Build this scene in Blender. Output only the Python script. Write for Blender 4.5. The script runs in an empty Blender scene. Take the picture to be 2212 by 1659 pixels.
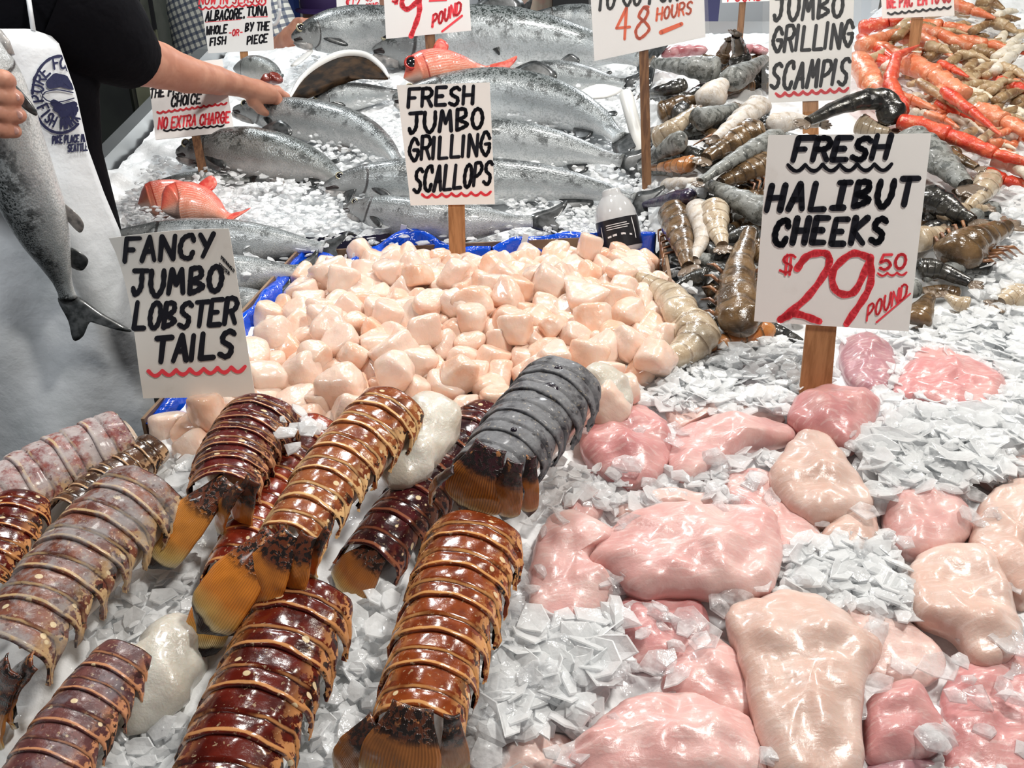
import bpy, math, random
import numpy as np
from mathutils import Vector, Matrix, noise

# ------------------------------------------------------------------ camera, world, lights, exposure
scene = bpy.context.scene
COL = scene.collection
F, CX, CY = 1700.0, 1106.0, 829.5          # focal length and centre of the 2212 x 1659 frame
PITCH = math.radians(24.0)
CAM = Vector((0.0, 0.0, 1.45))
cd = bpy.data.cameras.new('camera')
cd.sensor_fit = 'HORIZONTAL'; cd.sensor_width = 36.0; cd.lens = F * 36.0 / 2212.0
cd.clip_start = 0.02; cd.clip_end = 60
cam = bpy.data.objects.new('camera', cd); COL.objects.link(cam)
cam.location = CAM; cam.rotation_euler = (math.pi / 2 - PITCH, 0, 0)
scene.camera = cam

world = bpy.data.worlds.new('market_hall_air'); scene.world = world
world.use_nodes = True
wb = world.node_tree.nodes['Background']
wb.inputs[0].default_value = (0.93, 0.96, 1.0, 1); wb.inputs[1].default_value = 0.20

def area(name, loc, size, power, col=(1, 0.96, 0.9), target=(0.1, 1.2, 1.0)):
    l = bpy.data.lights.new(name, 'AREA'); l.shape = 'DISK'; l.size = size; l.energy = power; l.color = col
    o = bpy.data.objects.new(name, l); COL.objects.link(o); o.location = loc
    o.rotation_euler = (Vector(target) - Vector(loc)).to_track_quat('-Z', 'Y').to_euler()
    return o
area('lamp_or_fill_light', (0.65, 0.45, 2.5), 0.20, 26, (1.0, 0.96, 0.90), (0.35, 0.8, 1.0))
area('lamp_or_fill_light', (-0.35, 1.35, 2.6), 0.20, 14, (1.0, 0.97, 0.92), (-0.2, 1.0, 1.0))
area('lamp_or_fill_light', (0.25, 1.9, 2.7), 0.20, 16, (1.0, 0.98, 0.95), (0.1, 1.7, 1.2))
area('lamp_or_fill_light', (1.5, 1.7, 2.7), 0.20, 16, (1.0, 0.95, 0.86), (1.0, 1.6, 1.2))
area('lamp_or_fill_light', (-0.9, 2.6, 2.8), 0.25, 18, (0.93, 0.98, 1.0), (-0.4, 2.0, 1.2))
area('lamp_or_fill_light', (0.8, 3.6, 2.8), 0.25, 28, (0.93, 0.97, 1.0), (0.5, 3.0, 1.2))
area('lamp_or_fill_light', (-1.1, 0.35, 2.5), 0.22, 2.6, (0.95, 0.98, 1.0), (-0.75, 1.3, 0.9)).data.spread = math.radians(70)  # added fill light, narrowed onto the fishmonger's apron to brighten it
scene.view_settings.view_transform = 'Standard'
scene.view_settings.look = 'None'
scene.view_settings.gamma = 1.0
scene.view_settings.use_curve_mapping = False
scene.view_settings.exposure = -0.45
cy = scene.cycles
cy.max_bounces = 8; cy.diffuse_bounces = 5; cy.glossy_bounces = 3; cy.transmission_bounces = 6
cy.transparent_max_bounces = 10; cy.caustics_reflective = False; cy.caustics_refractive = False
cy.use_denoising = True

RNG = random.Random(7)

# ------------------------------------------------------------------ the slope of the display, and pixels -> points on it
SP, CP = math.sin(PITCH), math.cos(PITCH)
HL = np.array([(0, .90), (.2, .932), (.40, .972), (.82, 1.052), (1.35, 1.10), (1.5, 1.125), (1.9, 1.235), (2.4, 1.375), (2.7, 1.41), (9, 1.42)])
HR = np.array([(0, .90), (.2, .932), (.40, .972), (.82, 1.052), (.98, 1.072), (1.4, 1.19), (1.9, 1.325), (2.5, 1.425), (3.2, 1.46), (9, 1.47)])
def sstep(a, b, x):
    t = min(1.0, max(0.0, (x - a) / (b - a))); return t * t * (3 - 2 * t)
def height(x, y):
    t = sstep(.16 + .05 * y, .26 + .05 * y, x)
    c = sstep(.38, .50, x / max(y, .1)) * .30 * sstep(1.9, 3.3, y)          # the crab heap climbs higher
    return float(np.interp(y, HL[:, 0], HL[:, 1])) * (1 - t) + float(np.interp(y, HR[:, 0], HR[:, 1])) * t + c
def ray(px, py):
    dx, dy = (px - CX) / F, (CY - py) / F
    return Vector((dx, CP + SP * dy, -SP + CP * dy))
def at_y(px, py, Y):
    d = ray(px, py); return CAM + d * (Y / d.y)
def hit(px, py, off=0.0):
    """the point of the display slope, raised by off, that is seen at a pixel"""
    d = ray(px, py); a, b = .15, 4.2
    g = lambda t: (CAM.z + d.z * t) - height(d.x * t, d.y * t) - off
    if g(b) > 0: return CAM + d * (2.6 / d.y)
    t = a
    while t < b and g(t) > 0: t += .05
    lo, hi = t - .05, t
    for _ in range(22):
        m = (lo + hi) / 2
        if g(m) > 0: lo = m
        else: hi = m
    return CAM + d * lo
def on_plane(px, py, p0, n):
    d = ray(px, py); return CAM + d * ((p0 - CAM).dot(n) / d.dot(n))
def depth_of(p): return (p - CAM).dot(Vector((0, CP, -SP)))
def px2m(p): return depth_of(p) / F
def normal_at(x, y):
    e = .03
    return Vector((-(height(x + e, y) - height(x - e, y)) / (2 * e), -(height(x, y + e) - height(x, y - e)) / (2 * e), 1)).normalized()

# ------------------------------------------------------------------ objects
def tag(o, label=None, cat=None, group=None, kind=None):
    if label: o['label'] = label
    if cat: o['category'] = cat
    if group: o['group'] = group
    if kind: o['kind'] = kind
    return o
def thing(name, loc, label, cat, group=None):
    o = bpy.data.objects.new(name, None); COL.objects.link(o); o.location = loc
    o.empty_display_size = .03
    return tag(o, label, cat, group)
def mk(name, V, Fc, mat, parent=None, origin=None, smooth=True, uv=None, sharp=None):
    """one mesh object from world-space vertices; parent an Empty (or part) placed without rotation"""
    V = np.asarray([tuple(v) for v in V] if not isinstance(V, np.ndarray) else V, dtype=float)
    if parent is not None:
        base = Vector((0, 0, 0)); q = parent
        while q is not None: base = base + q.location; q = q.parent
    else:
        base = Vector(origin) if origin is not None else Vector((V[:, 0].mean(), V[:, 1].mean(), V[:, 2].min()))
    off = np.array(base[:])
    me = bpy.data.meshes.new(name)
    me.from_pydata((V - off).tolist(), [], [list(map(int, f)) for f in Fc])
    if smooth: me.polygons.foreach_set('use_smooth', [True] * len(me.polygons))
    if uv is not None:
        l = me.uv_layers.new(name='UVMap'); uv = np.asarray(uv, dtype=float)
        li = np.zeros(len(me.loops), dtype=np.int32); me.loops.foreach_get('vertex_index', li)
        l.data.foreach_set('uv', uv[li].ravel())
    me.validate(); me.update()
    if mat is not None: me.materials.append(mat)
    if sharp: me.set_sharp_from_angle(angle=math.radians(sharp))
    o = bpy.data.objects.new(name, me); COL.objects.link(o)
    if parent is None: o.location = base
    else: o.parent = parent
    return o
def dup(root, label=None, group=None):
    r = root.copy(); COL.objects.link(r)
    if label: r['label'] = label
    if group: r['group'] = group
    for ch in list(root.children):
        c = ch.copy(); COL.objects.link(c); c.parent = r
        for g in list(ch.children):
            d = g.copy(); COL.objects.link(d); d.parent = c
    return r
def grid_faces(nu, nv, wrap_v=False, off=0):
    f = []
    for i in range(nu - 1):
        for j in range(nv if wrap_v else nv - 1):
            a, b = i * nv + j, i * nv + (j + 1) % nv
            f.append((off + a, off + b, off + b + nv, off + a + nv))
    return f
def box(x0, x1, y0, y1, z0, z1):
    V = [(x, y, z) for x in (x0, x1) for y in (y0, y1) for z in (z0, z1)]
    return V, [(0, 1, 3, 2), (4, 6, 7, 5), (0, 4, 5, 1), (2, 3, 7, 6), (0, 2, 6, 4), (1, 5, 7, 3)]
def catmull(P, n, closed=False):
    P = [np.asarray(p, float) for p in P]; m = len(P)
    if m == 2 and not closed: return [P[0] + (P[1] - P[0]) * i / (n - 1) for i in range(n)]
    out = []; segs = m if closed else m - 1
    for k in range(n):
        t = k / (n if closed else n - 1) * segs; i = min(int(t), segs - 1); t -= i
        if closed: p0, p1, p2, p3 = P[(i - 1) % m], P[i % m], P[(i + 1) % m], P[(i + 2) % m]
        else: p0, p1, p2, p3 = P[max(i - 1, 0)], P[i], P[i + 1], P[min(i + 2, m - 1)]
        if not closed and i == 0: p0 = 2 * P[0] - P[1]
        if not closed and i == m - 2: p3 = 2 * P[m - 1] - P[m - 2]
        out.append(.5 * (2 * p1 + (p2 - p0) * t + (2 * p0 - 5 * p1 + 4 * p2 - p3) * t * t + (3 * p1 - p0 - 3 * p2 + p3) * t ** 3))
    return out
def tube(P, R, seg=10, caps=True, sy=1.0, up=Vector((0, 0, 1))):
    """a tapering tube along points P with radii R, flattened by sy along the 'up' side"""
    P = [Vector(tuple(p)) for p in P]; V = []; n = len(P)
    for i in range(n):
        t = (P[min(i + 1, n - 1)] - P[max(i - 1, 0)]).normalized()
        s = t.cross(up)
        if s.length < 1e-4: s = t.cross(Vector((1, 0, 0)))
        s.normalize(); u = s.cross(t).normalized(); r = R[i] if hasattr(R, '__len__') else R
        for j in range(seg):
            a = 2 * math.pi * j / seg
            V.append(P[i] + s * (math.cos(a) * r) + u * (math.sin(a) * r * sy))
    Fc = grid_faces(n, seg, True)
    if caps:
        V.append(P[0]); V.append(P[-1]); c0, c1 = len(V) - 2, len(V) - 1
        for j in range(seg):
            Fc.append((c0, (j + 1) % seg, j)); b = (n - 1) * seg
            Fc.append((c1, b + j, b + (j + 1) % seg))
    return V, Fc
def plate(pts, th, nrm, sub=4, bulge=0.0):
    """a thin fin: closed outline (world points), thickness th, slightly cupped"""
    O = [Vector(tuple(p)) for p in catmull([tuple(p) for p in pts], len(pts) * sub, closed=True)]; c = sum(O, Vector()) / len(O); n = len(O); V = []
    for sg in (1, -1):
        for s in (1.0, .6, .25):
            for p in O: V.append(c + (p - c) * s + nrm * (sg * th * (1.15 - s) + bulge * (1 - s * s)))
    Fc = []
    for k in (0, 1):
        for j in range(n):
            j2 = (j + 1) % n; Fc.append((k * n + j, k * n + j2, (k + 1) * n + j2, (k + 1) * n + j)); Fc.append(((3 + k) * n + j2, (3 + k) * n + j, (4 + k) * n + j, (4 + k) * n + j2))
    Fc.append(tuple(2 * n + j for j in range(n))); Fc.append(tuple(5 * n + j for j in range(n))[::-1])
    for j in range(n): Fc.append((j, 3 * n + j, 3 * n + (j + 1) % n, (j + 1) % n))
    return V, Fc
def lathe(prof, p, axis=Vector((0, 0, 1)), seg=20, ):
    q = axis.to_track_quat('Z', 'Y'); V = []
    for r, z in prof:
        for j in range(seg):
            a = 2 * math.pi * j / seg; V.append(p + q @ Vector((math.cos(a) * r, math.sin(a) * r, z)))
    return V, grid_faces(len(prof), seg, True)
def join(*ms):
    V, Fc = [], []
    for v, f in ms:
        o = len(V); V += [tuple(x) for x in v]; Fc += [tuple(i + o for i in q) for q in f]
    return V, Fc
def surface_nets(fn, lo, hi, h):
    """a closed mesh of the zero level of fn(X,Y,Z) (arrays), cell size h"""
    lo = np.asarray(lo, float); n = np.ceil((np.asarray(hi, float) - lo) / h).astype(int) + 1
    X, Y, Z = np.meshgrid(*[lo[k] + h * np.arange(n[k]) for k in range(3)], indexing='ij')
    D = fn(X, Y, Z); S = D < 0
    cn = n - 1; cnt = np.zeros(cn); pos = np.zeros(tuple(cn) + (3,))
    cor = [(i, j, k) for i in (0, 1) for j in (0, 1) for k in (0, 1)]
    sl = lambda c: tuple(slice(c[a], c[a] + cn[a]) for a in range(3))
    for a in cor:
        for ax in range(3):
            if a[ax] == 1: continue
            b = list(a); b[ax] = 1; b = tuple(b)
            d0, d1 = D[sl(a)], D[sl(b)]; cr = (d0 < 0) != (d1 < 0)
            t = np.where(cr, d0 / np.where(d0 - d1 == 0, 1, d0 - d1), 0)
            for q in range(3): pos[..., q] += np.where(cr, a[q] + (t if q == ax else 0), 0)
            cnt += cr
    act = cnt > 0; idx = -np.ones(cn, int); idx[act] = np.arange(act.sum())
    I = np.argwhere(act); V = lo + h * (I + pos[act] / cnt[act][:, None])
    Fc = []
    for ax in range(3):
        b, c = (ax + 1) % 3, (ax + 2) % 3
        s0 = [slice(None)] * 3; s1 = [slice(None)] * 3; s0[ax] = slice(0, -1); s1[ax] = slice(1, None)
        E = S[tuple(s0)] != S[tuple(s1)]
        for e in np.argwhere(E):
            if e[b] == 0 or e[c] == 0 or e[b] >= cn[b] or e[c] >= cn[c]: continue
            q = []
            for db, dc in ((-1, -1), (0, -1), (0, 0), (-1, 0)):
                f = e.copy(); f[b] += db; f[c] += dc; q.append(idx[tuple(f)])
            if min(q) < 0: continue
            Fc.append(tuple(q) if S[tuple(e)] else tuple(q[::-1]))
    return V, Fc
def sd_cone(X, Y, Z, a, b, ra, rb):
    a = np.asarray(a[:], float); b = np.asarray(b[:], float); ba = b - a
    t = np.clip(((X - a[0]) * ba[0] + (Y - a[1]) * ba[1] + (Z - a[2]) * ba[2]) / max(ba.dot(ba), 1e-12), 0, 1)
    return np.sqrt((X - a[0] - ba[0] * t) ** 2 + (Y - a[1] - ba[1] * t) ** 2 + (Z - a[2] - ba[2] * t) ** 2) - (ra + (rb - ra) * t)
def smin(a, b, k):
    h = np.clip(.5 + .5 * (b - a) / k, 0, 1); return b * (1 - h) + a * h - k * h * (1 - h)
def limb(chains, h, k=.008):
    """chains: lists of (point, radius); joined smoothly into one body"""
    pts = [(np.asarray(p[:], float), r) for c in chains for p, r in c]
    lo = np.min([p - r for p, r in pts], axis=0) - 3 * h; hi = np.max([p + r for p, r in pts], axis=0) + 3 * h
    def fn(X, Y, Z):
        D = None
        for c in chains:
            for (a, ra), (b, rb) in zip(c[:-1], c[1:]):
                d = sd_cone(X, Y, Z, a, b, ra, rb); D = d if D is None else smin(D, d, k)
        return D
    return surface_nets(fn, lo, hi, h)

# ------------------------------------------------------------------ materials
class G:
    def __init__(s, name):
        s.m = bpy.data.materials.new(name); s.m.use_nodes = True; s.t = s.m.node_tree
        s.b = s.t.nodes['Principled BSDF']; s.out = s.t.nodes['Material Output']
        s.tc = None
    def new(s, ty, **kw):
        n = s.t.nodes.new(ty)
        for k, v in kw.items(): setattr(n, k, v)
        return n
    def put(s, sock, v):
        if isinstance(v, bpy.types.NodeSocket): s.t.links.new(v, sock)
        elif isinstance(v, (tuple, list)): sock.default_value = (tuple(v) + (1,))[:4] if sock.type == 'RGBA' else v
        else: sock.default_value = v
    def co(s, what='Object'):
        if s.tc is None: s.tc = s.new('ShaderNodeTexCoord')
        return s.tc.outputs[what]
    def M(s, op, a, b=None, c=None, clamp=False):
        n = s.new('ShaderNodeMath', operation=op, use_clamp=clamp); s.put(n.inputs[0], a)
        if b is not None: s.put(n.inputs[1], b)
        if c is not None: s.put(n.inputs[2], c)
        return n.outputs[0]
    def mix(s, f, a, b, mode='MIX'):
        n = s.new('ShaderNodeMix', data_type='RGBA', blend_type=mode); s.put(n.inputs[0], f); s.put(n.inputs[6], a); s.put(n.inputs[7], b)
        return n.outputs[2]
    def noise(s, v, scale, detail=3, rough=.55, dist=0.0):
        n = s.new('ShaderNodeTexNoise'); s.put(n.inputs['Vector'], v); n.inputs['Scale'].default_value = scale
        n.inputs['Detail'].default_value = detail; n.inputs['Roughness'].default_value = rough; n.inputs['Distortion'].default_value = dist
        return n.outputs['Fac']
    def voro(s, v, scale, out='Distance', rnd=1.0):
        n = s.new('ShaderNodeTexVoronoi'); s.put(n.inputs['Vector'], v); n.inputs['Scale'].default_value = scale
        n.inputs['Randomness'].default_value = rnd; return n.outputs[out]
    def ss(s, x, a, b):
        n = s.new('ShaderNodeMapRange', interpolation_type='SMOOTHSTEP'); s.put(n.inputs[0], x)
        n.inputs[1].default_value = a; n.inputs[2].default_value = b; return n.outputs[0]
    def ramp(s, f, stops):
        n = s.new('ShaderNodeValToRGB'); r = n.color_ramp
        while len(r.elements) < len(stops): r.elements.new(.5)
        for e, (p, c) in zip(r.elements, stops): e.position = p; e.color = tuple(c) + (1,)
        s.put(n.inputs[0], f); return n.outputs[0]
    def sep(s, v):
        n = s.new('ShaderNodeSeparateXYZ'); s.put(n.inputs[0], v); return n.outputs
    def vec(s, x, y, z=0.0):
        n = s.new('ShaderNodeCombineXYZ'); s.put(n.inputs[0], x); s.put(n.inputs[1], y); s.put(n.inputs[2], z); return n.outputs[0]
    def scale(s, v, k):
        n = s.new('ShaderNodeMapping'); s.put(n.inputs[0], v); n.inputs['Scale'].default_value = k; return n.outputs[0]
    def bump(s, h, strength=.3, dist=.002):
        n = s.new('ShaderNodeBump'); s.put(n.inputs['Height'], h); n.inputs['Strength'].default_value = strength; n.inputs['Distance'].default_value = dist
        s.t.links.new(n.outputs[0], s.b.inputs['Normal']); return n
    def rnd(s): return s.new('ShaderNodeObjectInfo').outputs['Random']
    def set(s, **kw):
        for k, v in kw.items(): s.put(s.b.inputs[{'col': 'Base Color', 'rough': 'Roughness', 'metal': 'Metallic', 'sss': 'Subsurface Weight', 'coat': 'Coat Weight',
                                                   'coatr': 'Coat Roughness', 'spec': 'Specular IOR Level', 'trans': 'Transmission Weight', 'ior': 'IOR', 'alpha': 'Alpha',
                                                   'emit': 'Emission Strength', 'ecol': 'Emission Color', 'sscale': 'Subsurface Scale', 'srad': 'Subsurface Radius'}[k]], v)
        return s.m
def mat(name, col, rough=.5, metal=0.0, col2=None, nscale=40, bump=None, sss=0, coat=0, lo=.35, hi=.65, **kw):
    g = G(name); c = col
    if col2 is not None: c = g.mix(g.ss(g.noise(g.co(), nscale), lo, hi), col, col2)
    g.set(col=c, rough=rough, metal=metal)
    if sss: g.set(sss=sss, sscale=.01, srad=(1, .5, .35))
    if coat: g.set(coat=coat, coatr=.06)
    if bump: g.bump(g.noise(g.co(), bump[0], 4), bump[1], bump[2] if len(bump) > 2 else .002)
    if kw: g.set(**kw)
    return g.m
# ------------------------------------------------------------------ the setting
steel = mat('brushed_steel', (.52, .54, .55), rough=.32, metal=.9, bump=(120, .05))
wet_floor = mat('wet_floor', (.05, .05, .05), rough=.25, col2=(.09, .085, .08), nscale=6)
dark_wall = mat('dark_wall', (.035, .04, .038), rough=.5, col2=(.06, .065, .055), nscale=3)
def struct(name, V, Fc, m, smooth=False): return tag(mk(name, V, Fc, m, smooth=smooth), kind='structure')
struct('floor', *box(-5, 5, -2, 6.2, -.05, 0), wet_floor)
struct('wall_back', *box(-5, 5, 6.0, 6.2, 0, 3.4), dark_wall)
struct('ceiling', *box(-5, 5, -2, 6.2, 3.4, 3.5), dark_wall)

def bed_left(y): return -1.3 if y < .735 else -.385 if y < 1.10 else (-.50 if y < 1.42 else -.86)
# steel counter carrying the whole display
cv, cf = [], []
def prism(poly, z0, z1):
    n = len(poly); V = [(x, y, z0) for x, y in poly] + [(x, y, z1) for x, y in poly]
    return V, [tuple(range(n))[::-1], tuple(range(n, 2 * n))] + [(i, (i + 1) % n, n + (i + 1) % n, n + i) for i in range(n)]
ctr = thing('display_counter', (0, 1.0, 0), 'stainless steel market counter carrying the ice and all the seafood', 'counter')
V, Fc = prism([(-1.3, .12), (1.9, .12), (2.6, 2.0), (2.6, 4.2), (-.86, 4.2), (-.86, 1.42), (-.50, 1.42), (-.50, 1.1), (-.40, 1.1), (-.40, .77), (-1.3, .77)], .02, .84)
mk('body', V, Fc, steel, ctr, smooth=False)
# sloping rim along the left of the salmon bed
ys = [1.42, 1.5, 1.7, 1.9, 2.1, 2.4, 2.7, 3.2]; V = []
for y in ys:
    z = height(-.86, y)
    V += [(-.885, y, .8), (-.885, y, z + .035), (-.85, y, z + .035), (-.85, y, z - .05)]
mk('rim', V, grid_faces(len(ys), 4), steel, ctr, smooth=False)
V, Fc = box(-.86, -.85, 1.42, 3.2, .84, 1.0)

# ------------------------------------------------------------------ ice
def ice_mat(name, col, clear, thin, gloss):
    g = G(name); t = g.t; n = g.noise(g.co(), 70, 4)
    d = g.new('ShaderNodeBsdfDiffuse'); tr = g.new('ShaderNodeBsdfTranslucent'); gl = g.new('ShaderNodeBsdfGlossy'); tp = g.new('ShaderNodeBsdfTransparent')
    c = g.mix(g.ss(n, .3, .7), tuple(x * .95 for x in col), col); g.put(d.inputs[0], c); g.put(tr.inputs[0], c); gl.inputs['Roughness'].default_value = .13; tp.inputs[0].default_value = (.985, .99, 1, 1)
    def sh(f, a, b):
        m = g.new('ShaderNodeMixShader'); g.put(m.inputs[0], f); t.links.new(a, m.inputs[1]); t.links.new(b, m.inputs[2]); return m.outputs[0]
    a = sh(thin, d.outputs[0], tr.outputs[0]) if thin else d.outputs[0]
    if clear: a = sh(g.M('MULTIPLY', g.ss(n, .2, .75), clear), a, tp.outputs[0])
    fr = g.new('ShaderNodeFresnel'); fr.inputs[0].default_value = 1.31
    bp = g.new('ShaderNodeBump'); bp.inputs['Strength'].default_value = .4; bp.inputs['Distance'].default_value = .003
    g.put(bp.inputs['Height'], g.noise(g.co(), 120, 3))
    for q in (gl, fr, d): t.links.new(bp.outputs[0], q.inputs['Normal'])
    a = sh(g.M('MINIMUM', fr.outputs[0], gloss), a, gl.outputs[0])
    t.links.new(a, g.out.inputs[0]); t.nodes.remove(g.b)
    return g.m
snow = ice_mat('crushed_ice_white', (.94, .96, .975), 0, 0, .14)
flake_white = ice_mat('ice_flake_white', (.965, .98, .99), .26, .34, .30)
flake_clear = ice_mat('ice_flake_clear', (.96, .97, .98), .80, .40, .38)

def inside(p, poly):
    x, y = p; c = False; n = len(poly)
    for i in range(n):
        (x0, y0), (x1, y1) = poly[i], poly[i - 1]
        if (y0 > y) != (y1 > y) and x < (x1 - x0) * (y - y0) / (y1 - y0) + x0: c = not c
    return c
def ice_bed(name, x0, x1, y0, y1, step, keep, lift, label, lumps=.016):
    nx, ny = int((x1 - x0) / step) + 1, int((y1 - y0) / step) + 1
    V = []; ok = []
    for i in range(ny):
        for j in range(nx):
            x, y = x0 + j * step, y0 + i * step
            q = Vector((x * 34, y * 34, 3.1)); c = noise.cell(q * 1.3) ; w = noise.noise(Vector((x * 9, y * 9, 0)))
            f = noise.noise(q); k = noise.voronoi(q * .9)[0][0]
            z = height(x, y) + lift(x, y) + lumps * (.5 * w + .45 * f + .35 * (.5 - k)) + .003 * noise.noise(q * 4)
            V.append((x + .004 * f, y + .004 * noise.noise(q + Vector((9, 0, 0))), z)); ok.append(keep(x, y))
    Fc = [f for f in grid_faces(ny, nx) if all(ok[k] for k in f)]
    V = np.array(V); used = sorted({k for f in Fc for k in f}); mp = {k: i for i, k in enumerate(used)}
    o = mk(name, V[used], [tuple(mp[k] for k in f) for f in Fc], snow, smooth=True, sharp=38)
    return tag(o, label, 'ice', kind='stuff')
def flakes(name, regions, m, label, seed=1, tilt=.62):
    """regions: (pixel polygon, count, size range in metres, lift range)"""
    r = random.Random(seed); V = []; Fc = []
    for poly, cnt, (s0, s1), (l0, l1) in regions:
        xs = [p[0] for p in poly]; ysx = [p[1] for p in poly]; k = 0; tries = 0
        while k < cnt and tries < cnt * 30:
            tries += 1
            px, py = r.uniform(min(xs), max(xs)), r.uniform(min(ysx), max(ysx))
            if not inside((px, py), poly): continue
            c = hit(px, py, r.uniform(l0, l1)); nrm = normal_at(c.x, c.y)
            if c.y > .735 and c.x < bed_left(c.y) + .03: k += 1; continue
            nrm = (nrm + Vector((r.uniform(-1, 1), r.uniform(-1, 1), r.uniform(-.3, .5))) * tilt).normalized()
            q = nrm.to_track_quat('Z', 'Y'); n = r.randint(5, 7); s = r.uniform(s0, s1) * .5; th = r.uniform(.03, .07) * s + .0004
            o = len(V); a0 = r.uniform(0, 6.28); el = r.uniform(.45, .95); bend = r.uniform(-.3, .3) / max(s, .002) * .3
            rr = [s * r.uniform(.6, 1.1) for _ in range(n)]
            cup = r.uniform(-.25, .35) * s; base = [(math.cos(a0 + 6.283 * (j + r.uniform(-.25, .25)) / n) * rr[j], math.sin(a0 + 6.283 * j / n) * rr[j] * el) for j in range(n)]
            for kx, zz in ((1.0, 0.0), (.93, .0012), (.5, .0018)):
                for x, y in base: V.append(c + q @ Vector((x * kx, y * kx, zz - cup * kx * kx + bend * x * x * kx)))
            V.append(c + q @ Vector((0, 0, .002)))
            for j in range(n):
                j2 = (j + 1) % n
                for m_ in (0, n): Fc.append((o + m_ + j, o + m_ + j2, o + m_ + n + j2, o + m_ + n + j))
                Fc.append((o + 2 * n + j, o + 2 * n + j2, o + 3 * n))
            k += 1
    return tag(mk(name, V, Fc, m, smooth=False), label, 'ice', kind='stuff')

BOXPX = [(350, 925), (640, 560), (1420, 525), (1440, 700), (1340, 860), (1000, 960)]
def in_box_area(x, y): return -.50 < x < .30 and .80 < y < 1.38 and (x > -.40 - (0.0) or y < 1.2) and x < .27
ice_bed('crushed_ice', -1.28, 1.2, .14, 1.05, .0075, lambda x, y: x > bed_left(y) and not (-.34 < x < .16 and .86 < y), lambda x, y: .004,
        'white crushed ice bed under the lobster tails and halibut cheeks', lumps=.02)
ice_bed('crushed_ice', -.85, .62, 1.30, 2.95, .0085, lambda x, y: x > bed_left(y) + .012 and not (-.46 < x < .25 and y < 1.40), lambda x, y: .0,
        'white crushed ice bed packed around the whole salmon', lumps=.034)
ice_bed('crushed_ice', .20, 2.5, .98, 4.1, .0125, lambda x, y: x > .22 + .05 * y - .02 and (x > .27 or y > 1.40), lambda x, y: -.012 - .026 * sstep(1.0, 1.15, y) * (1 - sstep(1.9, 2.3, y)),
        'white crushed ice under the prawn heap and crab legs', lumps=.02)
flakes('ice_flakes', [
    ([(1330, 790), (1450, 755), (1760, 720), (1800, 800), (1690, 890), (1460, 890), (1380, 860)], 760, (.016, .038), (.004, .026)),
    ([(1990, 690), (2212, 640), (2212, 900), (2180, 880), (2000, 760)], 520, (.014, .04), (.0, .02)),
    ([(1860, 940), (1960, 880), (2212, 880), (2212, 1010), (2080, 1050), (1900, 1090)], 520, (.02, .05), (.012, .035)),
    ([(1020, 1400), (1140, 1330), (1330, 1310), (1350, 1420), (1240, 1560), (1020, 1600)], 330, (.02, .048), (.010, .034)),
    ([(1690, 1180), (1920, 1150), (1980, 1290), (1960, 1330), (1700, 1290)], 330, (.016, .04), (.010, .03)),
    ([(1790, 725), (2010, 690), (2212, 760), (2212, 880), (1890, 880), (1900, 760)], 420, (.014, .036), (.002, .02)),
    ([(1250, 1030), (1700, 960), (1720, 1040), (1560, 1080), (1300, 1110)], 130, (.016, .036), (.006, .022)),
    ([(940, 1665), (2212, 1665), (2450, 1850), (860, 1850)], 420, (.016, .042), (.004, .02)),
    ([(2215, 640), (2560, 660), (2640, 1700), (2215, 1659)], 620, (.016, .042), (.004, .02)),
    ([(1180, 990), (1330, 1020), (1300, 1080), (1200, 1110)], 60, (.016, .034), (.010, .03)),
], flake_white, 'white ice flakes heaped between the halibut cheeks', seed=3)
flakes('ice_flakes', [
    ([(1100, 880), (2212, 860), (2212, 1659), (1020, 1659)], 230, (.016, .042), (.018, .036)),
    ([(1150, 1140), (1010, 1500), (1050, 1659), (1110, 1300)], 110, (.016, .034), (.01, .035)),
], flake_clear, 'clear wet ice flakes lying over the halibut cheeks', seed=5, tilt=.4)
flakes('ice_flakes', [
    ([(330, 1000), (430, 940), (420, 1060), (350, 1100)], 60, (.015, .035), (.0, .02)),
    ([(180, 1300), (420, 1180), (420, 1400), (360, 1659), (220, 1659)], 220, (.012, .035), (.0, .015)),
    ([(740, 1330), (860, 1250), (830, 1560), (700, 1659), (640, 1659)], 120, (.014, .034), (.0, .02)),
    ([(560, 860), (640, 880), (700, 930), (650, 1000)], 14, (.02, .032), (.06, .085)),
], flake_white, 'white ice chips scattered among the lobster tails', seed=8)
flakes('ice_flakes', [
    ([(250, 440), (520, 330), (640, 130), (860, 180), (1400, 150), (1410, 520), (1120, 520), (700, 540), (480, 620), (330, 560)], 2600, (.010, .026), (.004, .034)),
    ([(330, 330), (470, 320), (560, 420), (520, 500), (280, 500), (260, 440)], 420, (.010, .024), (.012, .036)),
    ([(1040, 120), (1400, 150), (1400, 420), (1340, 380), (1080, 260)], 420, (.010, .022), (.012, .036)),
    ([(520, 400), (720, 380), (760, 470), (700, 500), (500, 490)], 500, (.010, .026), (.008, .04)),
    ([(1080, 410), (1330, 400), (1400, 510), (1180, 510), (1100, 450)], 420, (.008, .018), (.008, .03)),
    ([(620, 250), (860, 240), (870, 350), (700, 350)], 330, (.010, .024), (.02, .05)),
    ([(620, 130), (760, 60), (850, 90), (800, 120), (660, 190)], 160, (.010, .022), (.02, .05)),
    ([(640, 170), (850, 170), (850, 215), (640, 230)], 200, (.010, .022), (.01, .03)),
], flake_white, 'white ice flakes strewn over and between the whole salmon', seed=11)
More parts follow.
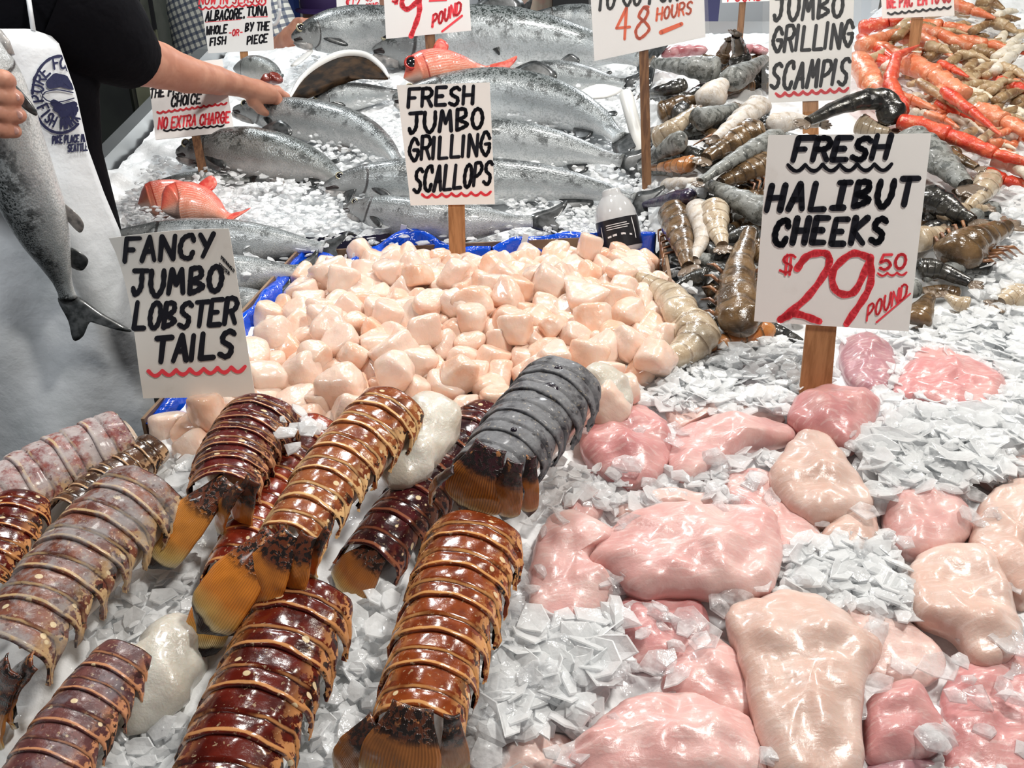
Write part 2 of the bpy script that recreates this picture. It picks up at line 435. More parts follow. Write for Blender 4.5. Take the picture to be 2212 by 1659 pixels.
flakes('ice_flakes', [
    ([(1410, 395), (1540, 385), (1530, 420), (1420, 425)], 90, (.012, .03), (.0, .03)),
    ([(2080, 470), (2212, 440), (2212, 640), (2100, 650)], 160, (.014, .036), (.0, .03)),
    ([(2000, 270), (2212, 300), (2212, 470), (2120, 440)], 120, (.014, .036), (.0, .03)),
    ([(1860, 20), (2212, 20), (2212, 300), (1960, 230)], 200, (.015, .035), (.0, .04)),
    ([(1430, 560), (1560, 550), (1540, 620), (1440, 640)], 50, (.014, .034), (.0, .03)),
], flake_white, 'white ice flakes between the prawns and crab legs', seed=14)
# ------------------------------------------------------------------ hand lettering
GL = {'A': '08 30 68;15 55', 'B': '00 08;~00 40 52 43 04;~04 45 66 47 08', 'C': '~62 50 30 11 04 17 38 58 66', 'D': '00 08;~00 30 62 64 66 38 08', 'E': '60 00 08 68;04 44',
      'F': '70 00 08;04 44', 'G': '~62 40 20 03 05 27 48 66 64;34 64', 'H': '00 08;60 68;04 64', 'I': '30 38', '|': '10 60;30 38;08 58', 'J': '00 70;~40 45 37 18 06', 'K': '00 08;60 04 68',
      'L': '00 08 68', 'M': '08 10 35 50 68', 'N': '08 00 68 60', 'O': '~30 11 04 17 38 57 64 51 30', 'P': '00 08;~00 40 62 44 05', 'R': '00 08;~00 40 62 44 04;34 68',
      'S': '~61 40 11 13 34 55 57 38 07', 'T': '00 70;30 38', 'U': '~00 05 28 48 65 60', 'V': '00 38 60', 'W': '00 18 33 58 60', 'X': '00 68;60 08', 'Y': '00 34;60 28', 'Z': '00 60 08 68',
      '0': '~30 11 04 17 38 57 64 51 30', '1': '21 40 48', '2': '~02 20 50 63 45 08;~08 37 68', '4': '40 05 65;40 48', '5': '60 10 04;~04 33 54 66 38 07',
      '8': '~50 30 12 23 44 66 38 18 06 24 43 51 30', '9': '~62 40 11 04 25 46 62;~62 64 58', '$': '~61 40 11 13 34 55 57 38 07;39 20;59 40', '-': '14 54', '.': '37 38', "'": '40 32', '\u00b0': '~30 11 31'}
def glyph(ch):
    out = []
    for st in GL.get(ch, '').split(';'):
        if not st: continue
        c = st[0] == '~'; pts = [(int(p[0]) / 6.0, int(p[1]) / 8.0) for p in st.strip('~').split()]
        out.append([tuple(p) for p in catmull(pts, 5 * len(pts))] if c and len(pts) > 2 else pts)
    return out
def line_strokes(text, x0, y0, x1, y1, h, slant=.12, r=None, wide=.68):
    """strokes in picture coordinates for one written line, baseline from (x0,y0) to (x1,y1), capital height h"""
    r = r or RNG; adv = [(.55 if c == ' ' else (.45 if c in "I.'" else (1.15 if c in 'MW' else 1.0))) for c in text]
    tot = sum(adv); L = math.hypot(x1 - x0, y1 - y0); ux, uy = (x1 - x0) / L, (y1 - y0) / L; k = L / tot; s = 0; out = []
    for c, a in zip(text, adv):
        hh = h * .94 * r.uniform(.95, 1.05); w = k * a * wide; ox = s * k + (0 if c != 'I' else -.2 * k); oy = r.uniform(-.03, .03) * h
        for st in glyph(c):
            out.append([(x0 + ux * (ox + gx * w + slant * (1 - gy) * hh) - uy * (-(1 - gy) * hh) * .0 + uy * 0, y0 + uy * (ox + gx * w) - (1 - gy) * hh + oy) for gx, gy in st])
        s += a
    return out
def wavy(x0, y0, x1, y1, n, amp):
    pts = []
    for i in range(n * 6 + 1):
        t = i / (n * 6); pts.append((x0 + (x1 - x0) * t, y0 + (y1 - y0) * t + amp * abs(math.sin(math.pi * n * t))))
    return pts
def arc_strokes(text, cx, cy, rx, ry, a0, a1, h, flip=False, tilt=0.0):
    out = []; n = len(text)
    for i, c in enumerate(text):
        a = math.radians(a0 + (a1 - a0) * (i + .5) / n); w = abs(math.radians(a1 - a0)) * (rx + ry) / 2 / n * .7
        bx, by = cx + rx * math.cos(a), cy - ry * math.sin(a)
        ox, oy = math.cos(a), -math.sin(a)
        if flip: ux, uy, tx, ty = -ox, -oy, -oy * -1, -ox
        upx, upy = (-ox, -oy) if flip else (ox, oy)
        tx, ty = (-upy, upx)
        for st in glyph(c):
            out.append([(bx + tx * (gx - .5) * w + upx * (.5 - gy) * h, by + ty * (gx - .5) * w + upy * (.5 - gy) * h) for gx, gy in st])
    return out
def ribbon(strokes, w, fn, lift):
    """flat ink strokes of width w (in picture units) laid on the surface fn"""
    V, Fc = [], []
    def disc(x, y, r):
        o = len(V)
        for j in range(8): V.append(fn(x + math.cos(j * .7854) * r, y + math.sin(j * .7854) * r, lift))
        Fc.append(tuple(range(o, o + 8)))
    for st in strokes:
        n = len(st); ww = [w * .5 * (1 + .12 * math.sin(i * 1.7 + st[0][0])) for i in range(n)]
        for i, (x, y) in enumerate(st):
            disc(x, y, ww[i])
            if i + 1 < n:
                x1, y1 = st[i + 1]; L = math.hypot(x1 - x, y1 - y)
                if L < 1e-6: continue
                nx, ny = -(y1 - y) / L, (x1 - x) / L; m = max(1, int(L / 30)); o = len(V)
                for q in range(m + 1):
                    t = q / m; px, py = x + (x1 - x) * t, y + (y1 - y) * t; r = ww[i] * (1 - t) + ww[i + 1] * t
                    V.append(fn(px + nx * r, py + ny * r, lift)); V.append(fn(px - nx * r, py - ny * r, lift))
                for q in range(m): Fc.append((o + 2 * q, o + 2 * q + 1, o + 2 * q + 3, o + 2 * q + 2))
    return V, Fc
def paper_mat(name, col, dirt=.25):
    g = G(name); n = g.noise(g.co(), 26, 5); c = g.mix(g.M('MULTIPLY', g.ss(n, .55, .8), dirt), col, (.50, .43, .36))
    g.set(col=c, rough=.42); g.bump(g.noise(g.co(), 9, 2), .1, .01); return g.m
card_white = paper_mat('sign_card_white', (.92, .90, .87)); card_grey = paper_mat('sign_card_worn', (.82, .79, .74), .6); card_plain = paper_mat('sign_card_clean', (.92, .91, .90), .1)
ink = mat('black_marker_ink', (.006, .006, .012), rough=.4); red_ink = mat('red_marker_ink', (.95, .06, .085), rough=.55); orange_ink = mat('orange_marker_ink', (.85, .13, .04), rough=.45)
INK = {'k': ink, 'r': red_ink, 'o': orange_ink}
def wood_mat(name, a, b):
    g = G(name); c = g.mix(g.ss(g.noise(g.scale(g.co(), (60, 60, 4)), 3, 4), .35, .65), a, b); g.set(col=c, rough=.55)
    g.bump(g.noise(g.scale(g.co(), (120, 120, 6)), 3, 2), .2, .001); return g.m
wood = wood_mat('stake_wood', (.30, .13, .045), (.46, .22, .09)); wood_dark = wood_mat('stake_wood_dark', (.13, .06, .03), (.26, .13, .06))
sleeve_mat = G('plastic_sleeve'); sleeve_mat.set(col=(.86, .87, .87), rough=.12, alpha=.07); sleeve_mat = sleeve_mat.m
def sign(corners, base, texts, label, stake=(20, 20), m=card_white, curl=None, stake_top=None, lean=.12, sleeve=None, sm=None, bow=0, D=None, boff=.01, thick=.0018):
    """corners: the card's TL, TR, BR, BL as seen; base: foot of the stake; texts: (colour, strokes, width)"""
    foot = hit(base[0], base[1], boff) if D is None else at_y(base[0], base[1], D)
    n = Vector((-foot.x * .55, -foot.y, lean * foot.y)).normalized()
    def fn(px, py, lift=0.0):
        p = on_plane(px, py, foot, n)
        if curl: p = p + n * curl(px, py)
        return p + n * lift
    e = thing('market_sign', foot, label, 'sign')
    nu, nv = 13, 17; V = []; TL, TR, BR, BL = [np.array(c, float) for c in corners]
    for lift in (0.0, -thick):
        for i in range(nu):
            for j in range(nv):
                s, t = j / (nv - 1), i / (nu - 1); q = (TL * (1 - s) + TR * s) * (1 - t) + (BL * (1 - s) + BR * s) * t; q = q + np.array([bow * math.sin(math.pi * t ** .7) * (1 - s) ** 2, 8 * bow / 20 * (-math.sin(math.pi * s)) * (1 - t)])
                V.append(fn(q[0], q[1], lift))
    A = nu * nv; Fc = [f[::-1] for f in grid_faces(nu, nv)] + grid_faces(nu, nv, off=A)
    rim = [j for j in range(nv)] + [i * nv + nv - 1 for i in range(1, nu)] + [(nu - 1) * nv + j for j in range(nv - 2, -1, -1)] + [i * nv for i in range(nu - 2, 0, -1)]
    for a, b in zip(rim, rim[1:] + rim[:1]): Fc.append((a, b, b + A, a + A))
    mk('card', V, Fc, m, e, sharp=40)
    by = {}
    for col, st, w in texts: by.setdefault(col, []).append((st, w * .9))
    for col, L in by.items():
        mk({'k': 'lettering', 'r': 'red_lettering', 'o': 'orange_lettering'}[col], *join(*[ribbon(st, w, fn, .0007) for st, w in L]), INK[col], e, smooth=False)
    if sleeve:
        q = [fn(x, y, .0022) for x, y in sleeve]; b = [fn(x, y, -.004) for x, y in sleeve]
        mk('plastic_sleeve', q + b, [(3, 2, 1, 0), (4, 5, 6, 7)] + [(i, (i + 1) % 4, (i + 1) % 4 + 4, i + 4) for i in range(4)], sleeve_mat, e, smooth=False)
    # stake: a flat wooden bar behind the card, pushed into the ice
    top = stake_top or ((TL + TR) / 2 * .35 + (BL + BR) / 2 * .65); w0, w1 = stake
    V = []
    for k, (px, py, w) in enumerate(((top[0], top[1], w0), (base[0], base[1], w1))):
        for sx in (-.5, .5):
            for lf in (-.0025, -.0025 - .007):
                V.append(on_plane(px + sx * w, py, foot, n) + n * lf)
    dv = (V[4] - V[0]).normalized() * .05
    V = V[:4] + [v + dv for v in V[4:]]
    mk('stake', V, [(0, 1, 5, 4), (2, 6, 7, 3), (0, 4, 6, 2), (1, 3, 7, 5), (0, 2, 3, 1), (4, 5, 7, 6)], sm or wood, e, smooth=False)
    return e
T = line_strokes
# ---- lobster sign: dog-eared upper left corner, a fold across the middle
def dog_ear(px, py):
    a = max(0.0, (360 - px + .12 * (py - 500)) / 120.0); b = max(0.0, 1 - (py - 495) / 300.0)
    return -.022 * min(1.4, a) ** 2 * b + .0025 * math.sin((py - 690) / 60.0)
sign([(219, 522), (494, 494), (552, 856), (310, 860)], (452, 940), [
    ('k', T('FANCY', 262, 570, 470, 552, 54, .1), 12), ('k', T('JUMBO', 283, 640, 490, 628, 56, .06), 13), ('k', T('LOBSTER', 288, 712, 518, 698, 56, .12), 12),
    ('k', T('TAILS', 335, 782, 515, 766, 56, .1), 13), ('k', T('PREVIOUSLY', 478, 560, 507, 592, 8, 0), 1.6), ('k', T('FROZEN', 474, 576, 496, 596, 8, 0), 1.6),
    ('r', [wavy(322, 800, 530, 790, 7, 11)], 9)], 'hand-lettered sign reading fancy jumbo lobster tails, one corner dog-eared', (46, 46), card_grey, dog_ear, stake_top=(432, 800), sm=wood_dark, bow=20)
sign([(857, 184), (1058, 178), (1069, 441), (887, 444)], (988, 556), [
    ('k', T('FRESH', 882, 231, 1030, 224, 42, .06), 9), ('k', T('JUMBO', 884, 287, 1052, 276, 46, .04), 9), ('k', T('GRILLING', 884, 347, 1064, 334, 50, .06), 8.5),
    ('k', T('SCALLOPS', 894, 416, 1066, 398, 54, .1), 8.5), ('r', [wavy(912, 420, 1060, 414, 7, 7)], 6)],
    'hand-lettered sign reading fresh jumbo grilling scallops behind the box', (36, 36), card_white, stake_top=(985, 400), boff=.03)
sign([(1660, 292), (2012, 288), (1963, 716), (1629, 694)], (1762, 862), [
    ('k', T('FRESH', 1713, 348, 1925, 342, 52, .26, wide=.7), 14), ('k', [wavy(1702, 356, 1926, 354, 6, 14)], 9), ('k', T('HALIBUT'.replace('I', '|'), 1656, 455, 1985, 442, 58, .22, wide=.62), 15),
    ('k', T('CHEEKS', 1670, 526, 1922, 524, 56, .2, wide=.6), 15), ('r', T('$', 1684, 588, 1714, 588, 42, .2, wide=.9), 6),
    ('r', [catmull([(1722, 580), (1745, 552), (1785, 548), (1788, 578), (1745, 640), (1686, 690)], 30), catmull([(1686, 690), (1720, 678), (1770, 694)], 14)], 17),
    ('r', [catmull([(1878, 556), (1840, 548), (1800, 585), (1806, 628), (1845, 630), (1880, 560)], 30), catmull([(1880, 556), (1878, 620), (1828, 700)], 18)], 17),
    ('r', T('50', 1900, 582, 1964, 580, 34, .15), 7), ('r', [wavy(1896, 590, 1958, 588, 3, 6)], 5), ('r', T('POUND', 1872, 692, 1962, 640, 34, .15), 5),
    ('r', [[(1893, 696), (1966, 634)]], 4)], 'large hand-lettered sign reading fresh halibut cheeks at $29.50 pound', (64, 72), card_white, stake_top=(1782, 640), boff=.02)
sign([(1664, -110), (1850, -118), (1836, 215), (1660, 222)], (1752, 262), [
    ('k', T('FRESH', 1668, -22, 1830, -30, 56, .1), 9), ('k', T('JUMBO', 1672, 46, 1828, 34, 52, .08), 9), ('k', T('GRILLING', 1668, 112, 1846, 100, 56, .12), 9), ('k', T('SCAMPIS', 1664, 192, 1836, 182, 58, .16), 9),
    ('r', [wavy(1676, 202, 1832, 190, 8, 7)], 7)], 'hand-lettered sign in clear sleeve reading jumbo grilling scampis', (34, 34), card_white, sleeve=[(1650, -120), (1866, -126), (1852, 236), (1644, 246)], boff=.03)
sign([(1268, -140), (1516, -150), (1524, 80), (1284, 132)], (1398, 418), [
    ('k', T('TO GO FOR', 1288, 22, 1470, -2, 40, .1), 7), ('k', T('PACKED', 1300, -40, 1490, -50, 40, .1), 7), ('o', T('48', 1330, 86, 1415, 78, 70, .06), 7), ('o', T('HOURS', 1418, 44, 1498, 28, 28, .1), 5),
    ('o', [[(1428, 70), (1472, 52)]], 10)], 'hand-lettered sign with orange 48 hours, on the tall stake beside the prawns', (20, 20), card_plain, stake_top=(1390, 60), sm=wood_dark,
    sleeve=[(1262, -150), (1522, -158), (1532, 74), (1280, 140)], boff=.02)
sign([(822, -130), (1006, -140), (1018, 66), (834, 84)], (932, 130), [
    ('r', [catmull([(905, -10), (880, -22), (868, 6), (880, 20), (906, 0)], 22), catmull([(906, -6), (905, 30), (888, 78)], 12)], 12), ('r', T('$', 848, 6, 866, 4, 26, .1), 5), ('r', T('95', 925, -6, 968, -12, 26, .1), 6),
    ('r', [[(928, 2), (964, 0)]], 5), ('r', T('POUND', 934, 58, 998, 26, 27, .1), 5.5), ('r', [[(955, 68), (998, 34)]], 5)],
    'hand-lettered sign with a big red 9 and pound above the biggest salmon', (22, 22), card_plain, stake_top=(926, 40), sm=wood_dark, boff=.1)
sign([(425, -60), (580, -70), (592, 108), (450, 115)], (530, 158), [
    ('r', T('NOW IN SEASON', 430, 10, 578, 4, 20, .1), 3.5), ('r', [wavy(430, 16, 574, 6, 10, 5)], 4), ('k', T('ALBACORE.', 444, 46, 530, 38, 22, .12), 4.5), ('k', T('TUNA', 534, 34, 580, 32, 20, .08), 4.5),
    ('k', T('WHOLE', 446, 75, 492, 70, 18, .1), 4), ('k', T('FISH', 454, 98, 490, 94, 17, .1), 4), ('r', T('-OR-', 494, 78, 526, 76, 14, .1), 3), ('k', T('BY THE', 530, 68, 584, 64, 18, .1), 4), ('k', T('PIECE', 534, 96, 580, 90, 18, .1), 4),
    ('r', [[(444, 48), (520, 42)], [(534, 37), (578, 36)]], 1.5)], 'hand-lettered sign reading albacore tuna, whole fish or by the piece', (17, 17), card_plain, stake_top=(522, 60), boff=.02)
sign([(318, 140), (480, 128), (506, 284), (336, 302)], (441, 386), [
    ('k', T('CUT FROM', 340, 190, 440, 178, 18, .1), 4), ('k', T('THE FISH OF YOUR', 324, 212, 482, 190, 20, .12), 4), ('k', T('CHOICE', 370, 230, 436, 222, 22, .12), 4.5), ('r', [wavy(340, 242, 490, 222, 12, 3.5)], 4.5),
    ('r', T('NO EXTRA CHARGE', 342, 278, 498, 264, 24, .1), 4.5), ('k', [wavy(354, 281, 484, 270, 9, 3)], 4)], 'hand-lettered sign reading no extra charge, in front of the fishmonger', (18, 20), card_plain, stake_top=(412, 240), sm=wood_dark, boff=.02, lean=.55)
sign([(1900, -70), (2058, -74), (2062, 34), (1906, 40)], (1972, 122), [
    ('r', T("WE PAC 'EM TO GO", 1916, 18, 2056, 4, 24, .04), 5), ('k', [wavy(1918, 28, 2054, 14, 9, 4)], 5)], 'hand-lettered sign offering to pack to go, among the crab legs', (26, 22), card_white, stake_top=(1988, 0), boff=.04,
    sleeve=[(1888, -76), (2066, -80), (2072, 38), (1880, 44)])
sign([(724, -60), (818, -64), (820, 20), (728, 30)], (774, 62), [
    ('r', T('$12', 746, 22, 778, 14, 24, .1), 3.2), ('r', T('POUND', 790, 16, 818, 12, 8, .1), 2), ('r', T('95', 790, 4, 806, 2, 8, .1), 2)], 'small pink-lettered $12 pound sign at the back by the cap', (13, 13), card_plain, stake_top=(774, 10), D=2.9)
sign([(1555, -60), (1660, -64), (1664, 2), (1560, 6)], (1599, 72), [('r', T('POUND', 1572, 3, 1650, 0, 20, .1), 4)], 'small white sign on a thin brown stake at the back', (14, 14), card_plain, stake_top=(1606, -10), sm=wood_dark, D=2.55)
# ------------------------------------------------------------------ lobster tails
def shell_mat(name, c1, c2, line=(.80, .48, .22), frost=0.0, fcol=(.50, .47, .48), rough=.2, spot=(.85, .68, .42), dark=(.012, .004, .004), lines=1.0):
    g = G(name); u, v, _ = g.sep(g.co('UV')); ob = g.co()
    n1 = g.noise(ob, 55, 4); n2 = g.noise(ob, 130, 4); big = g.noise(ob, 22, 3)
    c = g.mix(g.ss(n1, .38, .62), c1, c2); c = g.mix(g.ss(big, .58, .72), c, tuple(x * .45 for x in c1)); c = g.mix(g.M('MULTIPLY', g.ss(g.noise(ob, 300, 2), .62, .70), .35), c, spot)
    uu = g.M('ADD', u, g.M('MULTIPLY', g.M('SUBTRACT', n1, .5), .09))
    side = g.ss(g.M('ABSOLUTE', g.M('SUBTRACT', v, .5)), .15, .33)
    mott = g.M('MULTIPLY', side, g.ss(n2, .47, .53)); c = g.mix(g.M('MULTIPLY', mott, lines), c, line)
    darkp = g.M('MULTIPLY', side, g.ss(g.noise(ob, 100, 3), .56, .60)); c = g.mix(darkp, c, dark)
    band = lambda a, b, k=.018: g.M('MULTIPLY', g.ss(uu, a - k, a + k), g.M('SUBTRACT', 1.0, g.ss(uu, b - k, b + k)))
    c = g.mix(g.M('MULTIPLY', band(.885, .955, .014), lines), c, line)
    c = g.mix(g.M('MULTIPLY', g.M('MULTIPLY', band(.515, .56), g.ss(big, .38, .5)), lines * .85), c, line)
    c = g.mix(g.M('MULTIPLY', band(.565, .60), .7), c, dark)
    c = g.mix(g.M('SUBTRACT', 1.0, g.ss(u, .0, .06)), c, dark)
    vv = g.vec(g.M('MULTIPLY', u, 2.6), g.M('MULTIPLY', v, 8.0), g.M('MULTIPLY', g.rnd(), 40)); d = g.voro(vv, 1.0); vc = g.sep(g.voro(vv, 1.0, 'Color'))[0]
    sp = g.M('MULTIPLY', g.M('SUBTRACT', 1.0, g.ss(d, .17, .21)), g.M('GREATER_THAN', vc, .56))
    c = g.mix(g.M('MULTIPLY', sp, .9 * (1 if lines > .3 else .0)), c, spot)
    late = g.M('MULTIPLY', sp, 0.0 if lines > .3 else .95)
    r = rough
    if frost:
        f = g.M('MULTIPLY', g.ss(g.noise(ob, 46, 7, .7), .62 - .34 * frost, .80 - .34 * frost), min(1, frost * 1.35))
        f = g.M('MULTIPLY', f, g.M('SUBTRACT', 1.0, g.M('MULTIPLY', side, .25)))
        c = g.mix(f, c, g.mix(g.noise(ob, 150, 3), tuple(x * .6 for x in fcol), fcol)); r = g.M('ADD', rough, g.M('MULTIPLY', f, .45))
        c = g.mix(late, c, dark); c = g.mix(g.M('MULTIPLY', g.ss(g.noise(ob, 120, 4), .63, .68), .7), c, tuple(x * .55 for x in c1))
    g.set(col=c, rough=r, coat=.32 if not frost else .08, coatr=.1, spec=.5)
    g.bump(g.M('ADD', g.M('MULTIPLY', g.noise(ob, 190, 3), .35), g.M('MULTIPLY', n2, .65)), .28 if not frost else .55, .0018)
    return g.m
def fan_mat(name, base, mid, pale, ridged=.3):
    g = G(name); u, v, _ = g.sep(g.co('UV')); ob = g.co(); n = g.noise(ob, 150, 4)
    c = g.ramp(g.M('ADD', u, g.M('MULTIPLY', g.M('SUBTRACT', g.noise(ob, 40, 3), .5), .16)),
               [(0, base), (.30, base), (.40, mid), (.66, tuple(min(1, x * 1.25) for x in mid)), (.82, pale), (.885, (.80, .66, .36)), (.91, (.008, .006, .006))])
    grit = g.M('MULTIPLY', g.M('SUBTRACT', 1.0, g.ss(u, .30, .42)), g.ss(g.noise(ob, 260, 3), .46, .54)); c = g.mix(grit, c, (.018, .010, .008))
    c = g.mix(g.M('MULTIPLY', g.M('MULTIPLY', g.M('SUBTRACT', 1.0, g.ss(u, .1, .3)), g.ss(n, .6, .66)), .8), c, (.6, .25, .09))
    fine = g.M('SINE', g.M('MULTIPLY', v, 150)); c = g.mix(g.M('MULTIPLY', g.ss(fine, .2, 1), g.M('MULTIPLY', g.ss(u, .3, .45), ridged)), c, (.12, .035, .01))
    g.set(col=c, rough=.26, coat=.45, coatr=.12, spec=.55)
    g.bump(g.M('ADD', g.M('MULTIPLY', fine, .25), g.M('MULTIPLY', grit, 1.2)), .4, .0015); return g.m
def flesh_mat(name, a, b, sss=.35, rough=.32, bump=.6):
    g = G(name); ob = g.co(); c = g.mix(g.ss(g.noise(ob, 30, 4), .35, .68), a, b)
    g.set(col=c, rough=rough, sss=sss, sscale=.012, srad=(1, .45, .3), coat=.5, coatr=.1)
    g.bump(g.M('ADD', g.noise(ob, 85, 4), g.M('MULTIPLY', g.noise(ob, 330, 2), .35)), bump, .002); return g.m
SH = {
    'maroon': shell_mat('lobster_shell_maroon', (.045, .006, .008), (.13, .016, .014), (.62, .30, .15)),
    'orange': shell_mat('lobster_shell_orange', (.17, .028, .007), (.28, .058, .013), (.74, .36, .13)),
    'tan': shell_mat('lobster_shell_tan', (.20, .042, .013), (.34, .10, .03), (.84, .52, .24)),
    'red': shell_mat('lobster_shell_red', (.16, .016, .008), (.27, .036, .012), (.70, .33, .12)),
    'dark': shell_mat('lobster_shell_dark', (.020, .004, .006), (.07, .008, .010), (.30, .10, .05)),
    'brown': shell_mat('lobster_shell_brown', (.05, .025, .016), (.13, .06, .032), (.66, .42, .24)),
    'wine': shell_mat('lobster_shell_wine', (.06, .006, .004), (.125, .012, .006), (.64, .29, .11)),
    'frost_pink': shell_mat('lobster_shell_frosted_pink', (.20, .045, .045), (.32, .09, .07), (.66, .46, .26), .66, (.64, .57, .56), .35),
    'frost_grey': shell_mat('lobster_shell_frosted_grey', (.12, .035, .025), (.24, .08, .045), (.62, .42, .22), .56, (.40, .38, .38), .35),
    'frost_mauve': shell_mat('lobster_shell_frosted_mauve', (.09, .028, .03), (.17, .06, .055), (.62, .28, .14), .40, (.28, .25, .28), .35),
    'grey': shell_mat('lobster_shell_grey_frozen', (.05, .048, .055), (.10, .10, .11), (.15, .145, .15), .62, (.27, .275, .29), .42, dark=(.015, .013, .018), lines=.22),
}
FAN = {'amber': fan_mat('tail_fan_amber', (.12, .03, .012), (.66, .25, .04), (.78, .55, .18)), 'orange': fan_mat('tail_fan_orange', (.19, .045, .015), (.74, .24, .03), (.82, .50, .14)),
       'glass': fan_mat('tail_fan_ridged', (.05, .012, .016), (.44, .14, .018), (.52, .22, .04), .7), 'brown': fan_mat('tail_fan_brown', (.10, .03, .015), (.34, .12, .03), (.5, .3, .1))}
meat_m = flesh_mat('lobster_meat', (.70, .67, .60), (.55, .50, .42)); pink_meat = flesh_mat('lobster_meat_cream', (.70, .58, .47), (.56, .42, .32))

def blob(name, pts, rad, m, parent, seed=0, nseg=26, nr=18, lump=.18, freq=60):
    """a lumpy soft mass along a few points"""
    P = catmull([tuple(p) for p in pts], nr) if len(pts) > 1 else [np.array(pts[0])]
    V = []
    q0 = Vector((0, 0, 1))
    for i, p in enumerate(P):
        t = Vector(tuple(P[min(i + 1, nr - 1)] - P[max(i - 1, 0)])).normalized(); s = t.cross(q0).normalized(); u = s.cross(t)
        k = i / (nr - 1); R = np.interp(k, np.linspace(0, 1, len(rad)), rad) * math.sqrt(max(.0, 1 - abs(2 * k - 1) ** 4)) + 1e-4
        for j in range(nseg):
            a = 6.2832 * j / nseg; d = s * math.cos(a) + u * math.sin(a) * .8; w = Vector(tuple(p)) + d * R
            V.append(w + d * R * lump * noise.noise(w * freq + Vector((seed, 0, 0))))
    Fc = grid_faces(nr, nseg, True); Fc += [tuple(range(nseg))[::-1], tuple(range((nr - 1) * nseg, nr * nseg))]
    return mk(name, V, Fc, m, parent)
def lobster(axis, hw, label, shell, fan, blades, n=6, off=.05, end_meat=None, meat=None, seedu=0, hi=.80, arc=104, spiky=1.0):
    """axis: centre line as seen, cut end first; hw: half-widths as seen at both ends; blades: (base, tip, half-width) of the fan as seen"""
    offs = off if hasattr(off, '__len__') else [off] * len(axis)
    C = [hit(x, y, o) for (x, y), o in zip(axis, offs)]
    base = C[len(C) // 2].copy(); base.z = height(base.x, base.y)
    e = thing('lobster_tail', base, label, 'lobster tail', 'lobster tails on the ice')
    NS = 121; S0 = catmull([tuple(c) for c in C], 400); ln = np.concatenate([[0], np.cumsum([np.linalg.norm(b - a) for a, b in zip(S0, S0[1:])])])
    S = [Vector([float(np.interp(d, ln, [q[k] for q in S0])) for k in range(3)]) for d in np.linspace(0, ln[-1], NS)]
    W0, W1 = hw[0] * px2m(C[0]), hw[-1] * px2m(C[-1])
    def frame(k):
        k = min(max(k, 0.0), 1.0); f = k * (NS - 1); i = min(int(f), NS - 2); p = S[i].lerp(S[i + 1], f - i)
        t = (S[min(i + 3, NS - 1)] - S[max(i - 2, 0)]).normalized(); N = normal_at(p.x, p.y); N = (N + (CAM - p).normalized() * .25)
        u = (N - t * N.dot(t)).normalized(); s = t.cross(u).normalized(); w = (W0 + (W1 - W0) * k) * (1 + .05 * math.sin(math.pi * k))
        return p, t, u, s, w
    prof = [(-.14, .88), (-.02, .925), (.05, .945), (.15, .965), (.3, .985), (.45, 1.0), (.52, 1.005), (.56, .965), (.60, .962), (.65, .985), (.75, .998), (.84, 1.0), (.88, 1.008), (.94, 1.010), (.98, 1.0), (1.0, .98), (1.005, .94)]
    nv = 37; r = random.Random(seedu + 3)
    cuts = [i / n + (r.uniform(-.012, .012) if 0 < i < n else 0) for i in range(n + 1)]
    for i in range(n):
        a, b = cuts[i], cuts[i + 1]; V = []; UV = []
        for (uu, rad) in prof:
            for j in range(nv):
                vn = j / (nv - 1); th = math.radians((2 * vn - 1) * arc); ee = max(0.0, (abs(math.degrees(th)) - 66) / (arc - 66))
                ue = uu * (1 - .86 * ee ** 1.1) + .86 * ee ** 1.1 * (1.06 + .26 * spiky * ee)
                scal = .05 * math.sin(th * 2) ** 2 * (1 if uu > .8 else 0)
                p, t, u, s, w = frame(a + (b - a) * (ue + scal))
                ext = a + (b - a) * (ue + scal)
                if ext > 1: p = p + t * (ext - 1) * (S[-1] - S[0]).length
                R = w * rad * (1 + .10 * ee); q = p + s * (math.sin(th) * R) + u * (math.cos(th) * R * hi)
                q = q + (q - p) * (.05 * noise.noise(q * 70) + .09 * ee * noise.noise(q * 190))
                V.append(q); UV.append((min(1, max(0, uu)), vn))
        mk('shell_segment', V, grid_faces(len(prof), nv), SH[shell], e, uv=UV)
    # flesh filling the shell, bulging at the cut end
    P = [frame(k)[0] - frame(k)[2] * .004 for k in (0, .25, .5, .75, .93)]; t0 = frame(0)[1]
    em = .35 if end_meat is None else end_meat
    pts = [frame(0)[0] - t0 * W0 * em * k - frame(0)[2] * W0 * .10 for k in (1.0, .0)] + P[1:]
    blob('tail_meat', pts, [W0 * .86, W0 * .84, W0 * .82, (W0 + W1) * .40, W1 * .45], pink_meat if em < .3 else meat_m, e, seedu, lump=.05)
    if meat: blob('bulging_meat', [hit(x, y, o) for x, y, o in meat[0]], [q * px2m(C[0]) for q in meat[1]], meat_m, e, seedu + 7, lump=.34, freq=55)
    for bi, (bb, tt, w) in enumerate(blades):
        ob = offs[-1] + W1 * .42 + .004 * (bi % 2) + (bb[2] if len(bb) > 2 else 0); ot = (tt[2] if len(tt) > 2 else offs[-1] * .55)
        p0, p1 = hit(bb[0], bb[1], ob), hit(tt[0], tt[1], ot); p0 = p0 - (p1 - p0).normalized() * W1 * .45; t = (p1 - p0); L = t.length; t.normalize()
        N = (normal_at(p0.x, p0.y) + (CAM - p0).normalized() * .7); u = (N - t * N.dot(t)).normalized(); s = t.cross(u); wm = w * px2m(p0)
        V = []; UV = []; nu, nw = 22, 15
